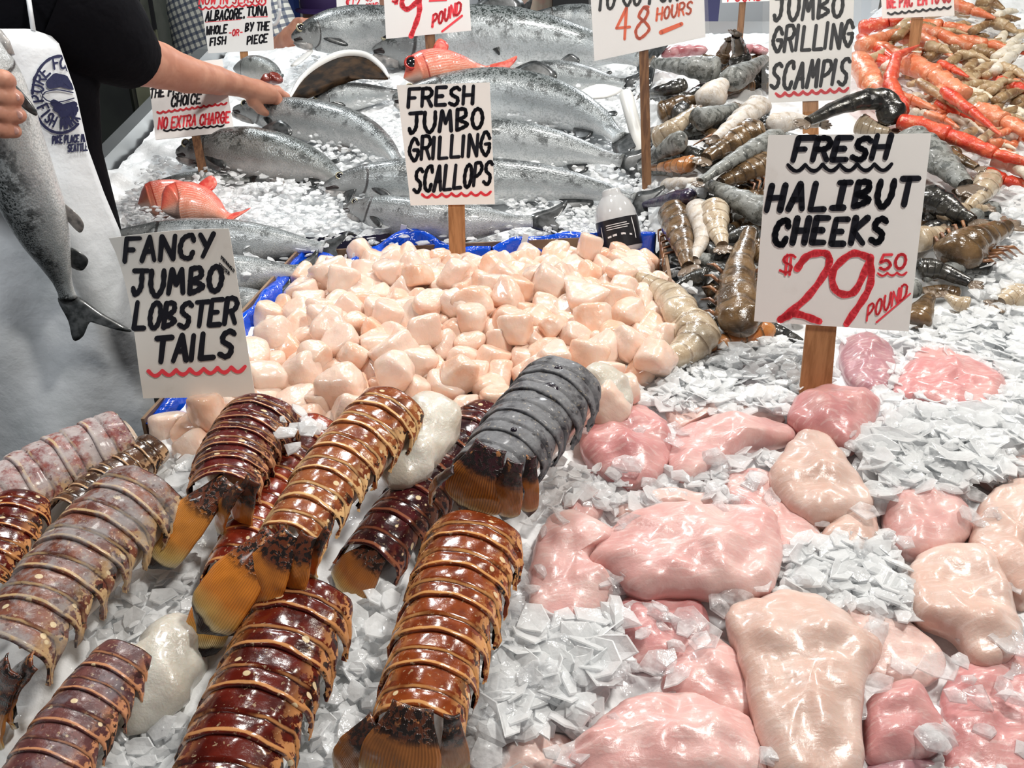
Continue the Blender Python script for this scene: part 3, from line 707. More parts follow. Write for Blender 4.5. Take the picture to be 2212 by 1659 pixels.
        for top in (1, 0):
            for a in range(nu):
                x = a / (nu - 1); hwid = wm * (.56 + .50 * sstep(0, .6, x)) * math.sqrt(max(0.004, 1 - max(0, (x - .78) / .225) ** 2.4))
                for c in range(nw):
                    y = 2 * c / (nw - 1) - 1; z = -.22 * wm * y * y + .10 * L * math.sin(math.pi * x) + (.0011 if top else -.0011)
                    q = p0 + t * (x * L * (1 - .05 * y * y)) + s * (y * hwid) + u * z
                    V.append(q + u * .0016 * noise.noise(q * 140)); UV.append((x, c / (nw - 1)))
        A = nu * nw; Fc = grid_faces(nu, nw) + [f[::-1] for f in grid_faces(nu, nw, off=A)]
        rim = list(range(nw)) + [k * nw + nw - 1 for k in range(1, nu)] + [(nu - 1) * nw + k for k in range(nw - 2, -1, -1)] + [k * nw for k in range(nu - 2, 0, -1)]
        for a, b in zip(rim, rim[1:] + rim[:1]): Fc.append((b, a, a + A, b + A))
        mk('telson' if bi == 0 else 'uropod', V, Fc, FAN[fan], e, uv=UV)
    return e
lobster([(275, 948), (150, 1004), (0, 1078), (-120, 1130)], (78, 82), 'pinkish frosted lobster tail at the far left, its cut end beside the blue box corner', 'frost_pink', 'brown', [], 5, .042, .2, seedu=1, hi=.85)
lobster([(338, 968), (250, 1030), (150, 1110)], (46, 50), 'small brown banded lobster tail squeezed between the two frosted ones', 'brown', 'brown', [], 5, .036, .1, seedu=2)
lobster([(50, 1092), (0, 1180), (-60, 1270)], (66, 74), 'glossy wine-red lobster tail at the left picture edge under the pinkish frosted one', 'wine', 'brown', [], 4, .05, .2, seedu=4)
lobster([(325, 1072), (225, 1165), (120, 1290), (15, 1425)], (104, 98), 'large grey-brown frosted lobster tail lying in front of the pinkish frosted one', 'frost_grey', 'amber',
        [((10, 1470), (-30, 1600, .01), 62), ((60, 1450), (25, 1560, .01), 40)], 6, .062, .12, seedu=3, hi=.85)
lobster([(578, 902), (516, 985), (484, 1066)], (86, 74), 'maroon lobster tail with thin cream bands in front of the lobster sign stake', 'maroon', 'amber',
        [((468, 1062), (322, 1228, .03), 46), ((506, 1072, .004), (472, 1156, .03), 24), ((538, 1060, .008), (518, 1148, .03), 34)], 6, .062, .15, seedu=5)
lobster([(690, 930), (600, 1050), (545, 1150), (500, 1240)], (62, 58), 'bright red lobster tail lying under the tan banded one', 'red', 'orange',
        [((500, 1230), (424, 1425, .02), 42), ((540, 1230), (470, 1380, .02), 36)], 6, .030, .2, seedu=6)
lobster([(853, 888), (745, 1003), (672, 1105), (628, 1172)], (84, 72), 'tan and orange banded lobster tail on top, white meat showing at its side', 'tan', 'orange',
        [((572, 1182), (428, 1368, .045), 60), ((612, 1180, .004), (535, 1322, .05), 52), ((655, 1185, .008), (618, 1300, .05), 36), ((700, 1165, .010), (672, 1256, .05), 17)], 6, .078, .25,
        (([(915, 850, .055), (930, 910, .05), (885, 1000, .045), (840, 1050, .045)]), [40, 74, 66, 36]), seedu=7)
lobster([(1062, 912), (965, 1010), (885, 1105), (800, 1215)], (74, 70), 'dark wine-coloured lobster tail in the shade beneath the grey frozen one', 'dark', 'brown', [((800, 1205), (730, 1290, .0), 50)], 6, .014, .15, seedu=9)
frozen = lobster([(1222, 832), (1140, 930), (1085, 998), (1055, 1032)], (94, 84), 'grey frozen lobster tail on top, amber ridged fan towards the camera', 'grey', 'glass',
        [((1045, 1000, .012), (1010, 1112, .066), 66), ((1105, 1030, .004), (1088, 1122, .062), 34), ((1146, 1020, .0), (1142, 1116, .058), 20), ((966, 1030, -.004), (930, 1090, .05), 18)], 5, .088, .15,
        (([(1270, 790, .06), (1325, 840, .05), (1330, 890, .04)]), [36, 44, 30]), seedu=8, spiky=1.6)
pit_m = mat('shell_pit_dark', (.012, .006, .016), rough=.3, coat=.3)
for px, py, rp_, ol in ((1188, 840, 18, .1198), (1206, 796, 9, .1235), (1110, 928, 7, .119)):
    c = hit(px, py, ol); q = (CAM - c).normalized(); q = (q + Vector((0, -.2, .9))).normalized(); s1 = q.cross(Vector((0, 1, 0))).normalized(); s2 = q.cross(s1); R = rp_ * px2m(c)
    mk('shell_pit', *plate([c + s1 * math.cos(a) * R + s2 * math.sin(a) * R * .85 for a in np.linspace(0, 5.5, 8)], .0012, q, 3), pit_m, frozen)
lobster([(1034, 1160), (985, 1295), (940, 1440), (905, 1570)], (104, 96), 'big orange-brown lobster tail running down the middle towards the camera', 'orange', 'brown',
        [((880, 1572, .012), (848, 1720, .05), 84), ((978, 1580), (985, 1680, .03), 32), ((790, 1590), (730, 1690, .03), 44)], 6, .058, .2, seedu=10, spiky=1.7)
lobster([(672, 1300), (590, 1465), (520, 1620), (475, 1740)], (108, 122), 'glossy dark red lobster tail with cream spots at the bottom of the pile', 'wine', 'brown', [], 5, .036, .3, seedu=11)
lobster([(285, 1420), (185, 1545), (95, 1680), (60, 1740)], (74, 92), 'mauve frosted lobster tail at the bottom left, a slab of white meat beside it', 'frost_mauve', 'brown', [], 5, .034, .2,
        (([(330, 1350, .026), (365, 1400, .02), (335, 1490, .016), (275, 1590, .012)]), [58, 80, 84, 44]), seedu=12, spiky=1.4)
# ------------------------------------------------------------------ halibut cheeks
def cheek_mat(name, a, b, blush):
    g = G(name); ob = g.co(); n = g.noise(ob, 16, 3); c = g.mix(g.ss(n, .36, .66), a, b)
    c = g.mix(g.M('MULTIPLY', g.ss(g.noise(ob, 26, 4, .6), .60, .76), .75), c, blush)
    fib = g.noise(g.scale(ob, (1, 4, 1)), 70, 3); c = g.mix(g.M('MULTIPLY', g.ss(fib, .52, .66), .25), c, (.90, .80, .76))
    g.set(col=c, rough=.33, sss=.3, sscale=.012, srad=(1, .42, .32), coat=.3, coatr=.12)
    g.bump(g.M('ADD', g.M('MULTIPLY', fib, .5), g.M('MULTIPLY', g.noise(ob, 240, 3), .6)), .34, .0020); return g.m
CK = {'pink': cheek_mat('halibut_flesh_pink', (.70, .38, .36), (.78, .53, .49), (.64, .25, .26)), 'pale': cheek_mat('halibut_flesh_pale', (.74, .51, .46), (.79, .61, .56), (.68, .38, .36)),
      'rose': cheek_mat('halibut_flesh_rose', (.62, .27, .27), (.71, .39, .37), (.54, .15, .18)), 'cream': cheek_mat('halibut_flesh_cream', (.67, .46, .385), (.74, .56, .49), (.66, .38, .32)),
      'mauve': cheek_mat('halibut_flesh_mauve', (.42, .20, .23), (.52, .30, .32), (.34, .11, .14))}
def cheek(poly, label, m, off=.012, th=.017, seed=0, n=64, rings=15, ridge=None, fold=0.0):
    P = [hit(x, y, off) for x, y in poly]; c = sum(P, Vector()) / len(P); N = normal_at(c.x, c.y)
    a = (Vector((1, 0, 0)) - N * N.x).normalized(); b = N.cross(a)
    O = catmull([((p - c).dot(a), (p - c).dot(b)) for p in P], n, closed=True); size = max(np.linalg.norm(o) for o in O)
    V = []
    for k in range(rings + 1):
        ph = math.pi * (k / rings) * .93 + .07 if k < rings else math.pi
        # k=0 lower rim ... the profile of a soft pillow, mostly on top
        s = k / rings; rad = math.cos(s * math.pi / 2) ** .85 if s < 1 else 0.0
        up = th * math.sin(s * math.pi / 2) ** .9
        for j in range(n):
            o = O[j]; w = 1 + .05 * noise.noise(Vector((o[0] * 70, o[1] * 70, seed))) + .02 * noise.noise(Vector((o[0] * 260, o[1] * 260, seed)))
            x, y = o[0] * rad * w * .985, o[1] * rad * w * .985
            z = up * (1 + .5 * noise.noise(Vector((x * 28, y * 28, seed * 3.1)))) + .0065 * s ** .6 * noise.noise(Vector((x * 60, y * 60, seed + 9))) + fold * s * math.sin((x * .8 + y) / size * 5 + seed)
            for rx, ry, rr, hh in (ridge or []):
                dd = math.hypot(x - rx * size, y - ry * size) / (rr * size); z += hh * math.exp(-dd * dd * 2.2) * s ** .5
            V.append(c + a * x + b * y + N * z)
    nb = len(V); Fc = grid_faces(rings + 1, n, True)
    for dz, sc in ((-th * .45, .96), (-th * .7, .6)):
        for j in range(n): V.append(c + a * (O[j][0] * sc) + b * (O[j][1] * sc) + N * dz)
    for j in range(n):
        j2 = (j + 1) % n; Fc.append((j2, j, nb + j, nb + j2)); Fc.append((nb + j2, nb + j, nb + n + j, nb + n + j2))
    Fc.append(tuple(nb + n + j for j in range(n))[::-1]); top = [rings * n + j for j in range(n)]
    o = mk('halibut_cheek', V, Fc, CK[m]); bmfix(o)
    return tag(o, label, 'halibut cheek', 'halibut cheeks on the ice')
def bmfix(o):
    import bmesh
    bm = bmesh.new(); bm.from_mesh(o.data); bmesh.ops.remove_doubles(bm, verts=bm.verts, dist=.00005)
    bmesh.ops.recalc_face_normals(bm, faces=bm.faces); bm.to_mesh(o.data); bm.free()
    o.data.polygons.foreach_set('use_smooth', [True] * len(o.data.polygons))
k = cheek
# lower layer first
k([(1330, 1080), (1430, 1062), (1560, 1078), (1545, 1112), (1430, 1105), (1345, 1125)], 'thin pale halibut cheek just behind the biggest pink one', 'pale', .010, .012, 1)
k([(1560, 1050), (1620, 1012), (1690, 1035), (1730, 1100), (1775, 1170), (1740, 1240), (1690, 1250), (1640, 1150)], 'pale halibut cheek running behind the biggest one to the right', 'pink', .010, .012, 2)
k([(1340, 1300), (1420, 1285), (1510, 1300), (1535, 1370), (1470, 1440), (1390, 1445), (1330, 1400)], 'pink halibut cheek under torn ice below the biggest one', 'rose', .010, .013, 3)
k([(1430, 1460), (1520, 1370), (1600, 1430), (1640, 1540), (1570, 1560), (1460, 1520)], 'pink halibut cheek wedged beside the big cream one', 'pink', .010, .014, 4)
k([(1740, 1290), (1900, 1310), (2035, 1410), (2025, 1470), (1930, 1490), (1850, 1440)], 'pale wet halibut cheek behind the big cream one', 'pale', .010, .012, 5)
k([(2060, 1450), (2230, 1390), (2280, 1520), (2260, 1690), (2060, 1690), (2030, 1560)], 'rosy halibut cheek in the lower right corner', 'rose', .008, .014, 6)
k([(1880, 1640), (1990, 1640), (2070, 1680), (2050, 1720), (1870, 1720)], 'mauve sliver of halibut cheek at the bottom edge right', 'mauve', .008, .010, 7)
k([(1000, 1655), (1100, 1585), (1230, 1600), (1260, 1700), (1000, 1720)], 'pale pink halibut cheek at the bottom edge beside the orange lobster tail', 'pale', .010, .014, 8)
k([(2060, 960), (2220, 925), (2280, 1040), (2150, 1060)], 'pale halibut cheek half under ice at the right edge', 'pale', .006, .014, 9)
k([(1225, 1075), (1290, 1058), (1305, 1100), (1265, 1135), (1212, 1115)], 'small pink halibut cheek scrap beside the amber lobster fan', 'pink', .014, .012, 10)
k([(1440, 880), (1530, 858), (1640, 872), (1700, 905), (1640, 925), (1540, 905), (1460, 930)], 'flat pale halibut cheek under the ice heap by the price stake', 'pale', .008, .010, 11)
k([(1560, 800), (1640, 790), (1700, 820), (1680, 880), (1600, 870)], 'mauve halibut cheek glimpsed through ice left of the price stake', 'rose', .000, .012, 12)
# middle layer
k([(1815, 745), (1870, 732), (1930, 768), (1925, 838), (1890, 862), (1825, 815)], 'mauve halibut cheek directly right of the price stake', 'mauve', .006, .020, 13)
k([(1925, 850), (1985, 758), (2060, 768), (2160, 818), (2172, 870), (2100, 892), (2000, 872)], 'rose halibut cheek farthest to the upper right', 'rose', .008, .020, 14, fold=.003)
k([(1770, 1160), (1825, 1112), (1885, 1112), (1895, 1170), (1870, 1215), (1800, 1200)], 'small cream halibut cheek in the centre of the ice patch', 'cream', .012, .016, 15)
k([(1905, 1085), (1985, 1055), (2080, 1085), (2095, 1160), (2005, 1205), (1930, 1180)], 'plump pink halibut cheek left of the tall cream one at the right edge', 'pink', .014, .020, 16)
k([(2095, 1190), (2105, 1110), (2150, 1058), (2240, 1045), (2280, 1200), (2225, 1310), (2165, 1265)], 'tall cream halibut cheek cut off by the right picture edge', 'cream', .016, .022, 17)
k([(1250, 950), (1300, 893), (1380, 880), (1440, 918), (1452, 980), (1418, 1035), (1340, 1048), (1285, 1020)], 'round rose halibut cheek next to the grey frozen lobster tail', 'rose', .014, .022, 18)
k([(1442, 1010), (1460, 940), (1545, 902), (1650, 910), (1724, 932), (1700, 955), (1620, 968), (1560, 1002), (1480, 1048)], 'long pink halibut cheek with a peach crease below the price stake', 'pink', .014, .018, 19, fold=.003)
k([(1870, 1520), (1960, 1470), (2015, 1530), (2045, 1600), (1990, 1642), (1885, 1655), (1862, 1590)], 'rose halibut cheek with frayed top right of the big cream one', 'rose', .014, .018, 20)
# top layer
k([(1700, 905), (1718, 862), (1790, 840), (1880, 855), (1902, 885), (1870, 945), (1840, 972), (1780, 955), (1735, 935)], 'glossy salmon-pink halibut cheek at the foot of the price stake', 'rose', .022, .024, 21)
k([(1660, 1030), (1700, 965), (1735, 938), (1785, 955), (1835, 1010), (1885, 1085), (1860, 1115), (1760, 1132), (1695, 1092)], 'smooth tan halibut cheek with pointed top in the middle of the pile', 'cream', .020, .022, 22)
k([(1958, 1240), (2000, 1192), (2105, 1178), (2155, 1230), (2195, 1330), (2210, 1385), (2170, 1435), (2110, 1440), (2060, 1375), (1970, 1330)], 'folded cream halibut cheek near the right edge, lobed at its lower end', 'cream', .020, .020, 23, fold=.004, ridge=[(.2, -.75, .3, .006)])
k([(1142, 1240), (1165, 1150), (1210, 1108), (1290, 1130), (1335, 1175), (1275, 1210), (1300, 1250), (1325, 1285), (1240, 1352), (1152, 1345)], 'pink halibut cheek with a red dot, beside the orange lobster tail', 'pink', .018, .020, 24)
k([(1272, 1208), (1330, 1130), (1420, 1092), (1560, 1095), (1662, 1105), (1692, 1172), (1682, 1262), (1640, 1292), (1560, 1290), (1450, 1282), (1380, 1290), (1315, 1245)], 'biggest pink halibut cheek in the centre, a white knob on its lower edge', 'pink', .026, .022, 25,
  ridge=[(.52, -.28, .13, .012)], n=80)
k([(1210, 1640), (1270, 1580), (1350, 1520), (1480, 1498), (1560, 1530), (1625, 1560), (1650, 1650), (1610, 1720), (1190, 1720)], 'broad pink halibut cheek along the bottom edge left of the cream one', 'pink', .018, .022, 26, n=80)
k([(1568, 1322), (1650, 1292), (1765, 1290), (1850, 1355), (1905, 1405), (1872, 1480), (1862, 1560), (1852, 1700), (1690, 1710), (1648, 1640), (1600, 1450)], 'biggest cream halibut cheek reaching the bottom edge', 'cream', .024, .024, 27, n=80)
# ------------------------------------------------------------------ scallop box: cardboard tray with a blue plastic liner
card_brown = mat('cardboard', (.20, .12, .075), rough=.8, col2=(.28, .18, .11), nscale=30, bump=(200, .2))
def liner_mat():
    g = G('blue_plastic_liner'); g.set(col=(.004, .075, .62), rough=.16, spec=.6, coat=.3, coatr=.05); g.bump(g.noise(g.co(), 45, 3, .5, 1.2), .55, .006); return g.m
liner_m = liner_mat(); liner_white = mat('liner_print_white', (.82, .84, .86), rough=.3)
A0, A1, A2, A3 = hit(335, 930, .0), hit(662, 556, .01), hit(1418, 520, .02), hit(1440, 700, .02)
def rimpt(a, b, t): return a.lerp(b, t)
bx = thing('scallop_box', hit(900, 720, -.02), 'open cardboard box lined with blue plastic and heaped with scallops', 'box', 'the scallop box')
WALL = .062
def wall(name, pts, m, w, drop, up, fold, parent, seed):
    """a crumpled strip of sheet standing along pts: inner face, rolled-over top and outer flap"""
    n = 60; P = [Vector(tuple(p)) for p in catmull([tuple(p) for p in pts], n)]; V = []
    for i, p in enumerate(P):
        t = (P[min(i + 1, n - 1)] - P[max(i - 1, 0)]).normalized(); out = Vector((-t.y, t.x, 0)).normalized()
        wob = lambda k, s=1: noise.noise(p * 22 + Vector((k * 3.7, seed, 0))) * .005 * s
        for k, (o, z) in enumerate(((-w * 1.4, -drop), (-w * .7, -drop * .4), (0, up * .6), (w * .35, up), (w, up * .95), (w * 1.5, up * .5), (w * 1.6, up * .5 - fold))):
            V.append(p + out * (o + wob(k)) + Vector((0, 0, z + wob(k + 9, 1.2))))
        if i == 0: pass
    V2 = [v - Vector((0, 0, .0)) for v in V]
    o = mk(name, V, grid_faces(n, 7), m, parent); s = o.modifiers.new('solid', 'SOLIDIFY'); s.thickness = .0011; s.offset = 0
    return o
# cardboard walls
def slab(pts, h0, h1, th, parent):
    V = []; n = len(pts)
    for i, p in enumerate(pts):
        t = (pts[min(i + 1, n - 1)] - pts[max(i - 1, 0)]).normalized(); out = Vector((-t.y, t.x, 0)).normalized()
        for o, z in ((0, h0), (0, h1), (th, h1), (th, h0)): V.append(p + out * o + Vector((0, 0, z)))
    Fc = grid_faces(n, 4, True) + [(0, 1, 2, 3), (4 * n - 1, 4 * n - 2, 4 * n - 3, 4 * n - 4)]
    return mk('cardboard_wall', V, Fc, card_brown, parent, smooth=False)
left = [A0, rimpt(A0, A1, .33), rimpt(A0, A1, .66), A1]; back = [A1, rimpt(A1, A2, .33), rimpt(A1, A2, .66), A2]
BK = [hit(662, 552, .012), hit(760, 575, .015), hit(880, 512, .024), hit(975, 545, .02), hit(1060, 545, .02)]
BK2 = [hit(1066, 552, .014), hit(1130, 528, .022), hit(1260, 520, .024), hit(1415, 518, .024)]
outv = lambda a, b: Vector((-(b - a).y, (b - a).x, 0)).normalized()
slab([p + outv(A0, A1) * .010 for p in left], -.10, .014, .004, bx)
slab([p + outv(A1, A2) * .012 for p in back], -.10, .008, .004, bx)
slab([A2 + Vector((.006, 0, 0)), A2.lerp(A3, .5) + Vector((.008, 0, 0)), A3 + Vector((.008, 0, 0))], -.10, .014, .005, bx)
wall('blue_liner', [A0, hit(430, 815, .012), hit(532, 702, .014), hit(600, 628, .010), A1], liner_m, .009, .05, .010, .03, bx, 1)
wall('blue_liner', BK, liner_m, .007, .05, .010, .02, bx, 2)
wall('blue_liner', BK2, liner_m, .007, .05, .012, .02, bx, 3)
for px, py in ((870, 500), (1133, 520), (706, 528)):
    p = hit(px, py, .03); V, Fc = box(-.005, .005, -.0008, .0008, -.02, .012); ang = .3
    q = Matrix.Rotation(.25, 3, 'Y'); mk('white_liner_seam', [p + q @ Vector(v) for v in V], Fc, liner_white, bx, smooth=False)
def liner_text(pxs, depth_pt, strokes, w):
    n = Vector((-depth_pt.x, -depth_pt.y, .35)).normalized(); f = lambda x, y, l=0: on_plane(x, y, depth_pt, n) + n * (l + .004)
    mk('liner_print', *ribbon(strokes, w, f, .0), liner_white, bx, smooth=False)
liner_text(None, hit(775, 566, .018), T('U-', 745, 572, 795, 562, 22, .1), 5)
liner_text(None, hit(848, 540, .026), T('0', 838, 548, 862, 544, 16, .1), 4)
liner_text(None, hit(550, 742, .006), T('M', 536, 752, 556, 742, 26, 0), 5)

# ------------------------------------------------------------------ scallops
def scallop_mat():
    g = G('raw_scallop'); ob = g.co(); r = g.rnd(); n = g.noise(g.vec(*[g.M('ADD', x, g.M('MULTIPLY', r, 3.0)) for x in g.sep(ob)]), 30, 3)
    a = g.mix(g.ss(r, .25, 1.0), (.83, .63, .53), (.81, .50, .35)); c = g.mix(g.ss(n, .38, .68), a, (.82, .66, .56))
    g.set(col=c, rough=.27, sss=.35, sscale=.012, srad=(1, .5, .3), coat=.6, coatr=.06)
    g.bump(g.M('ADD', g.noise(g.scale(ob, (1, 1, .25)), 120, 3), g.M('MULTIPLY', g.noise(ob, 300, 3), .5)), .42, .0018); return g.m
scal_m = scallop_mat()
def ico(sub):
    import bmesh
    bm = bmesh.new(); bmesh.ops.create_icosphere(bm, subdivisions=sub, radius=1); V = np.array([v.co[:] for v in bm.verts]); Fc = [tuple(v.index for v in f.verts) for f in bm.faces]; bm.free(); return V, Fc
ICO4 = ico(4); ICO3 = ico(3)
def lump_mesh(seed, sx, sy, sz, planes, p=6, V0=None):
    r = np.random.RandomState(seed); V, Fc = V0 or ICO4
    N = [(0, 0, 1), (0, 0, -1)]; D = [sz * r.uniform(.85, 1.05), sz * r.uniform(.85, 1.05)]
    for i in range(planes):
        a = 6.2832 * (i + r.uniform(-.25, .25)) / planes; t = r.uniform(-.25, .25); N.append((math.cos(a) * math.cos(t), math.sin(a) * math.cos(t), math.sin(t))); D.append(r.uniform(.82, 1.08))
    for _ in range(2):
        a, t = r.uniform(0, 6.28), r.choice([-1, 1]) * r.uniform(.5, .9); N.append((math.cos(a) * math.cos(t), math.sin(a) * math.cos(t), math.sin(t))); D.append(r.uniform(.72, .95))
    N = np.array(N); D = np.array(D); d = np.clip(V @ N.T, 0, None) / D; R = (d ** p).sum(1) ** (-1 / p)
    W = V * R[:, None] * np.array([sx, sy, 1.0])
    W = np.array([w * (1 + .05 * noise.noise(Vector(w) * 3 + Vector((seed, 0, 0)))) for w in W])
    return W, Fc
def base_pt(px, py, o): return hit(px, py, o)
SCM = []
for i in range(16):
    W, Fc = lump_mesh(40 + i, 1, RNG.uniform(.8, 1.0), RNG.uniform(.72, .95), RNG.choice([5, 6, 7, 9]), RNG.choice([5, 7, 9]))
    o = mk('scallop', W * .0225, Fc, scal_m, origin=(0, 0, 0)); SCM.append(o.data); bpy.data.objects.remove(o)
HEAP = [(560, 720), (650, 590), (720, 560), (870, 545), (985, 565), (1130, 560), (1290, 545), (1400, 560), (1440, 640), (1450, 780), (1400, 850), (1280, 900), (1060, 960), (800, 990), (620, 960), (400, 985), (360, 930), (430, 880), (520, 800)]
hc = hit(900, 720, 0); HP = []
ctr0 = hit(930, 700, 0)
cells = []
y = .70
row = 0
while y < 1.42:
    x = -.46 + (row % 2) * .0195
    while x < .30:
        cells.append((x + RNG.uniform(-.008, .008), y + RNG.uniform(-.007, .007))); x += .039
    y += .0335; row += 1
def to_px(p):
    d = p - CAM; z = d.dot(Vector((0, CP, -SP))); return CX + F * d.x / z, CY - F * d.dot(Vector((0, SP, CP))) / z
def heap_h(x, y): return height(x, y) + .012 + .018 * math.exp(-((x + .05) / .25) ** 2 - ((y - 1.1) / .22) ** 2)
ns = 0
for layer, (lift, prob) in enumerate(((.0, 1.0), (.022, .42))):
    for x, y in cells:
        if RNG.random() > prob: continue
        z = heap_h(x, y) + lift + RNG.uniform(-.004, .004); q = Vector((x + layer * .018, y, z)); px, py = to_px(q)
        if not inside((px, py), HEAP): continue
        if layer and (py < 590 or py > 900): continue
        o = bpy.data.objects.new('scallop', RNG.choice(SCM)); COL.objects.link(o); o.location = q
        o.rotation_euler = (RNG.gauss(0, .6), RNG.gauss(0, .6), RNG.uniform(0, 6.28)); o.scale = [RNG.uniform(.88, 1.25)] * 3; ns += 1
        tag(o, 'peach raw scallop in the heap filling the blue-lined box', 'scallop', 'scallops heaped in the box')
for px, py, lab, sc, rt in ((1272, 535, 'pale raw scallop resting on the blue back rim of the box', 1.15, (.2, .3, 1)), (1022, 655, 'largest round scallop on top, its flat face towards the camera', 1.35, (1.2, .15, .1))):
    o = bpy.data.objects.new('scallop', SCM[1]); COL.objects.link(o); o.location = hit(px, py, .05); o.rotation_euler = rt; o.scale = (sc, sc, sc)
    tag(o, lab, 'scallop', 'scallops heaped in the box')
print('scallops', ns)
# ------------------------------------------------------------------ whole fish
def salmon_mat(name, back, side, belly, spots=1.0, metal=.12):
    g = G(name); u, v, _ = g.sep(g.co('UV')); ob = g.co(); n = g.noise(ob, 45, 4)
    vv = g.M('ADD', v, g.M('MULTIPLY', g.M('SUBTRACT', n, .5), .22))
    c = g.ramp(vv, [(0, back), (.40, back), (.50, tuple(.35 * a + .65 * b for a, b in zip(back, side))), (.58, side), (.70, side), (.84, belly), (1, belly)])
    sc = g.voro(g.vec(g.M('MULTIPLY', u, 150), g.M('MULTIPLY', v, 48)), 1.0)
    c = g.mix(g.M('MULTIPLY', g.ss(sc, .3, .6), .35), c, (.75, .80, .82)); c = g.mix(g.M('MULTIPLY', g.ss(sc, .5, .7), .28), c, tuple(x * .5 for x in back))
    d = g.voro(g.vec(g.M('MULTIPLY', u, 46), g.M('MULTIPLY', v, 13)), 1.0); cr = g.sep(g.voro(g.vec(g.M('MULTIPLY', u, 46), g.M('MULTIPLY', v, 13)), 1.0, 'Color'))[1]
    sp = g.M('MULTIPLY', g.M('MULTIPLY', g.M('SUBTRACT', 1.0, g.ss(d, .2, .3)), g.M('GREATER_THAN', cr, .42)), g.M('SUBTRACT', 1.0, g.ss(v, .46, .6)))
    c = g.mix(g.M('MULTIPLY', sp, .8 * spots), c, (.02, .024, .024))
    head = g.M('SUBTRACT', 1.0, g.ss(u, .185, .20)); hc = g.mix(g.ss(g.M('ADD', v, g.M('MULTIPLY', n, .3)), .35, .85), (.045, .052, .055), (.34, .35, .35)); c = g.mix(g.M('MULTIPLY', head, .85), c, hc)
    curve = g.M('SUBTRACT', u, g.M('SUBTRACT', .205, g.M('MULTIPLY', g.M('POWER', g.M('ABSOLUTE', g.M('SUBTRACT', v, .5)), 2.0), .22)))
    gill = g.M('SUBTRACT', 1.0, g.ss(g.M('ABSOLUTE', curve), .003, .009)); c = g.mix(g.M('MULTIPLY', gill, .85), c, (.02, .012, .012))
    c = g.mix(g.M('MULTIPLY', g.M('SUBTRACT', 1.0, g.ss(g.M('ABSOLUTE', g.M('SUBTRACT', v, .47)), .004, .012)), .35), c, (.10, .11, .11))
    c = g.mix(g.M('MULTIPLY', g.M('MULTIPLY', g.ss(g.noise(ob, 34, 6, .7), .50, .60), g.M('SUBTRACT', 1.0, g.ss(v, .52, .7))), .75), c, tuple(x * .45 for x in back)); c = g.mix(g.M('MULTIPLY', g.ss(g.noise(ob, 150, 5, .7), .60, .68), .5), c, (.85, .88, .9))
    g.set(col=c, rough=.30, metal=g.M('MULTIPLY', g.M('SUBTRACT', 1.0, g.ss(vv, .62, .85)), metal), coat=.2, coatr=.15, spec=.5)
    g.bump(g.M('ADD', sc, g.M('MULTIPLY', g.noise(ob, 320, 2), .8)), .3, .0016); return g.m
FM = {'king': salmon_mat('salmon_skin_king', (.025, .036, .033), (.46, .50, .52), (.70, .71, .71)), 'coho': salmon_mat('salmon_skin_coho', (.016, .021, .021), (.34, .37, .38), (.66, .66, .65), .7),
      'pale': salmon_mat('salmon_skin_pale', (.04, .048, .048), (.46, .48, .49), (.72, .72, .71), .5), 'dim': salmon_mat('salmon_skin_dim', (.018, .024, .018), (.27, .28, .26), (.54, .52, .49), .6, .3)}
fin_dark = mat('salmon_fin_dark', (.018, .021, .022), rough=.3, col2=(.07, .075, .078), nscale=90, coat=.4)
fin_pale = mat('salmon_fin_pale', (.45, .42, .40), rough=.3, col2=(.16, .16, .16), nscale=70, coat=.4)
eye_m = mat('fish_eye', (.012, .012, .014), rough=.08, coat=1.0); iris_m = mat('fish_iris', (.42, .38, .26), rough=.2, metal=.4)
jaw_m = mat('salmon_jaw', (.20, .20, .20), rough=.3, col2=(.5, .47, .45), nscale=50, coat=.4); mouth_m = mat('mouth_inside', (.02, .012, .012), rough=.4)
PROF = np.array([(0, .15, .14), (.03, .29, .25), (.08, .46, .40), (.14, .60, .55), (.2, .74, .70), (.3, .92, .90), (.42, 1.0, 1.0), (.55, .93, .95), (.68, .74, .72), (.8, .50, .46), (.9, .31, .29), (.96, .27, .26), (1.0, .30, .29)])
SNAP = np.array([(0, .10, .10), (.04, .34, .25), (.1, .66, .42), (.18, .92, .62), (.28, 1.0, .84), (.42, .98, .98), (.58, .82, .88), (.74, .52, .58), (.86, .28, .30), (.95, .20, .20), (1.0, .24, .24)])
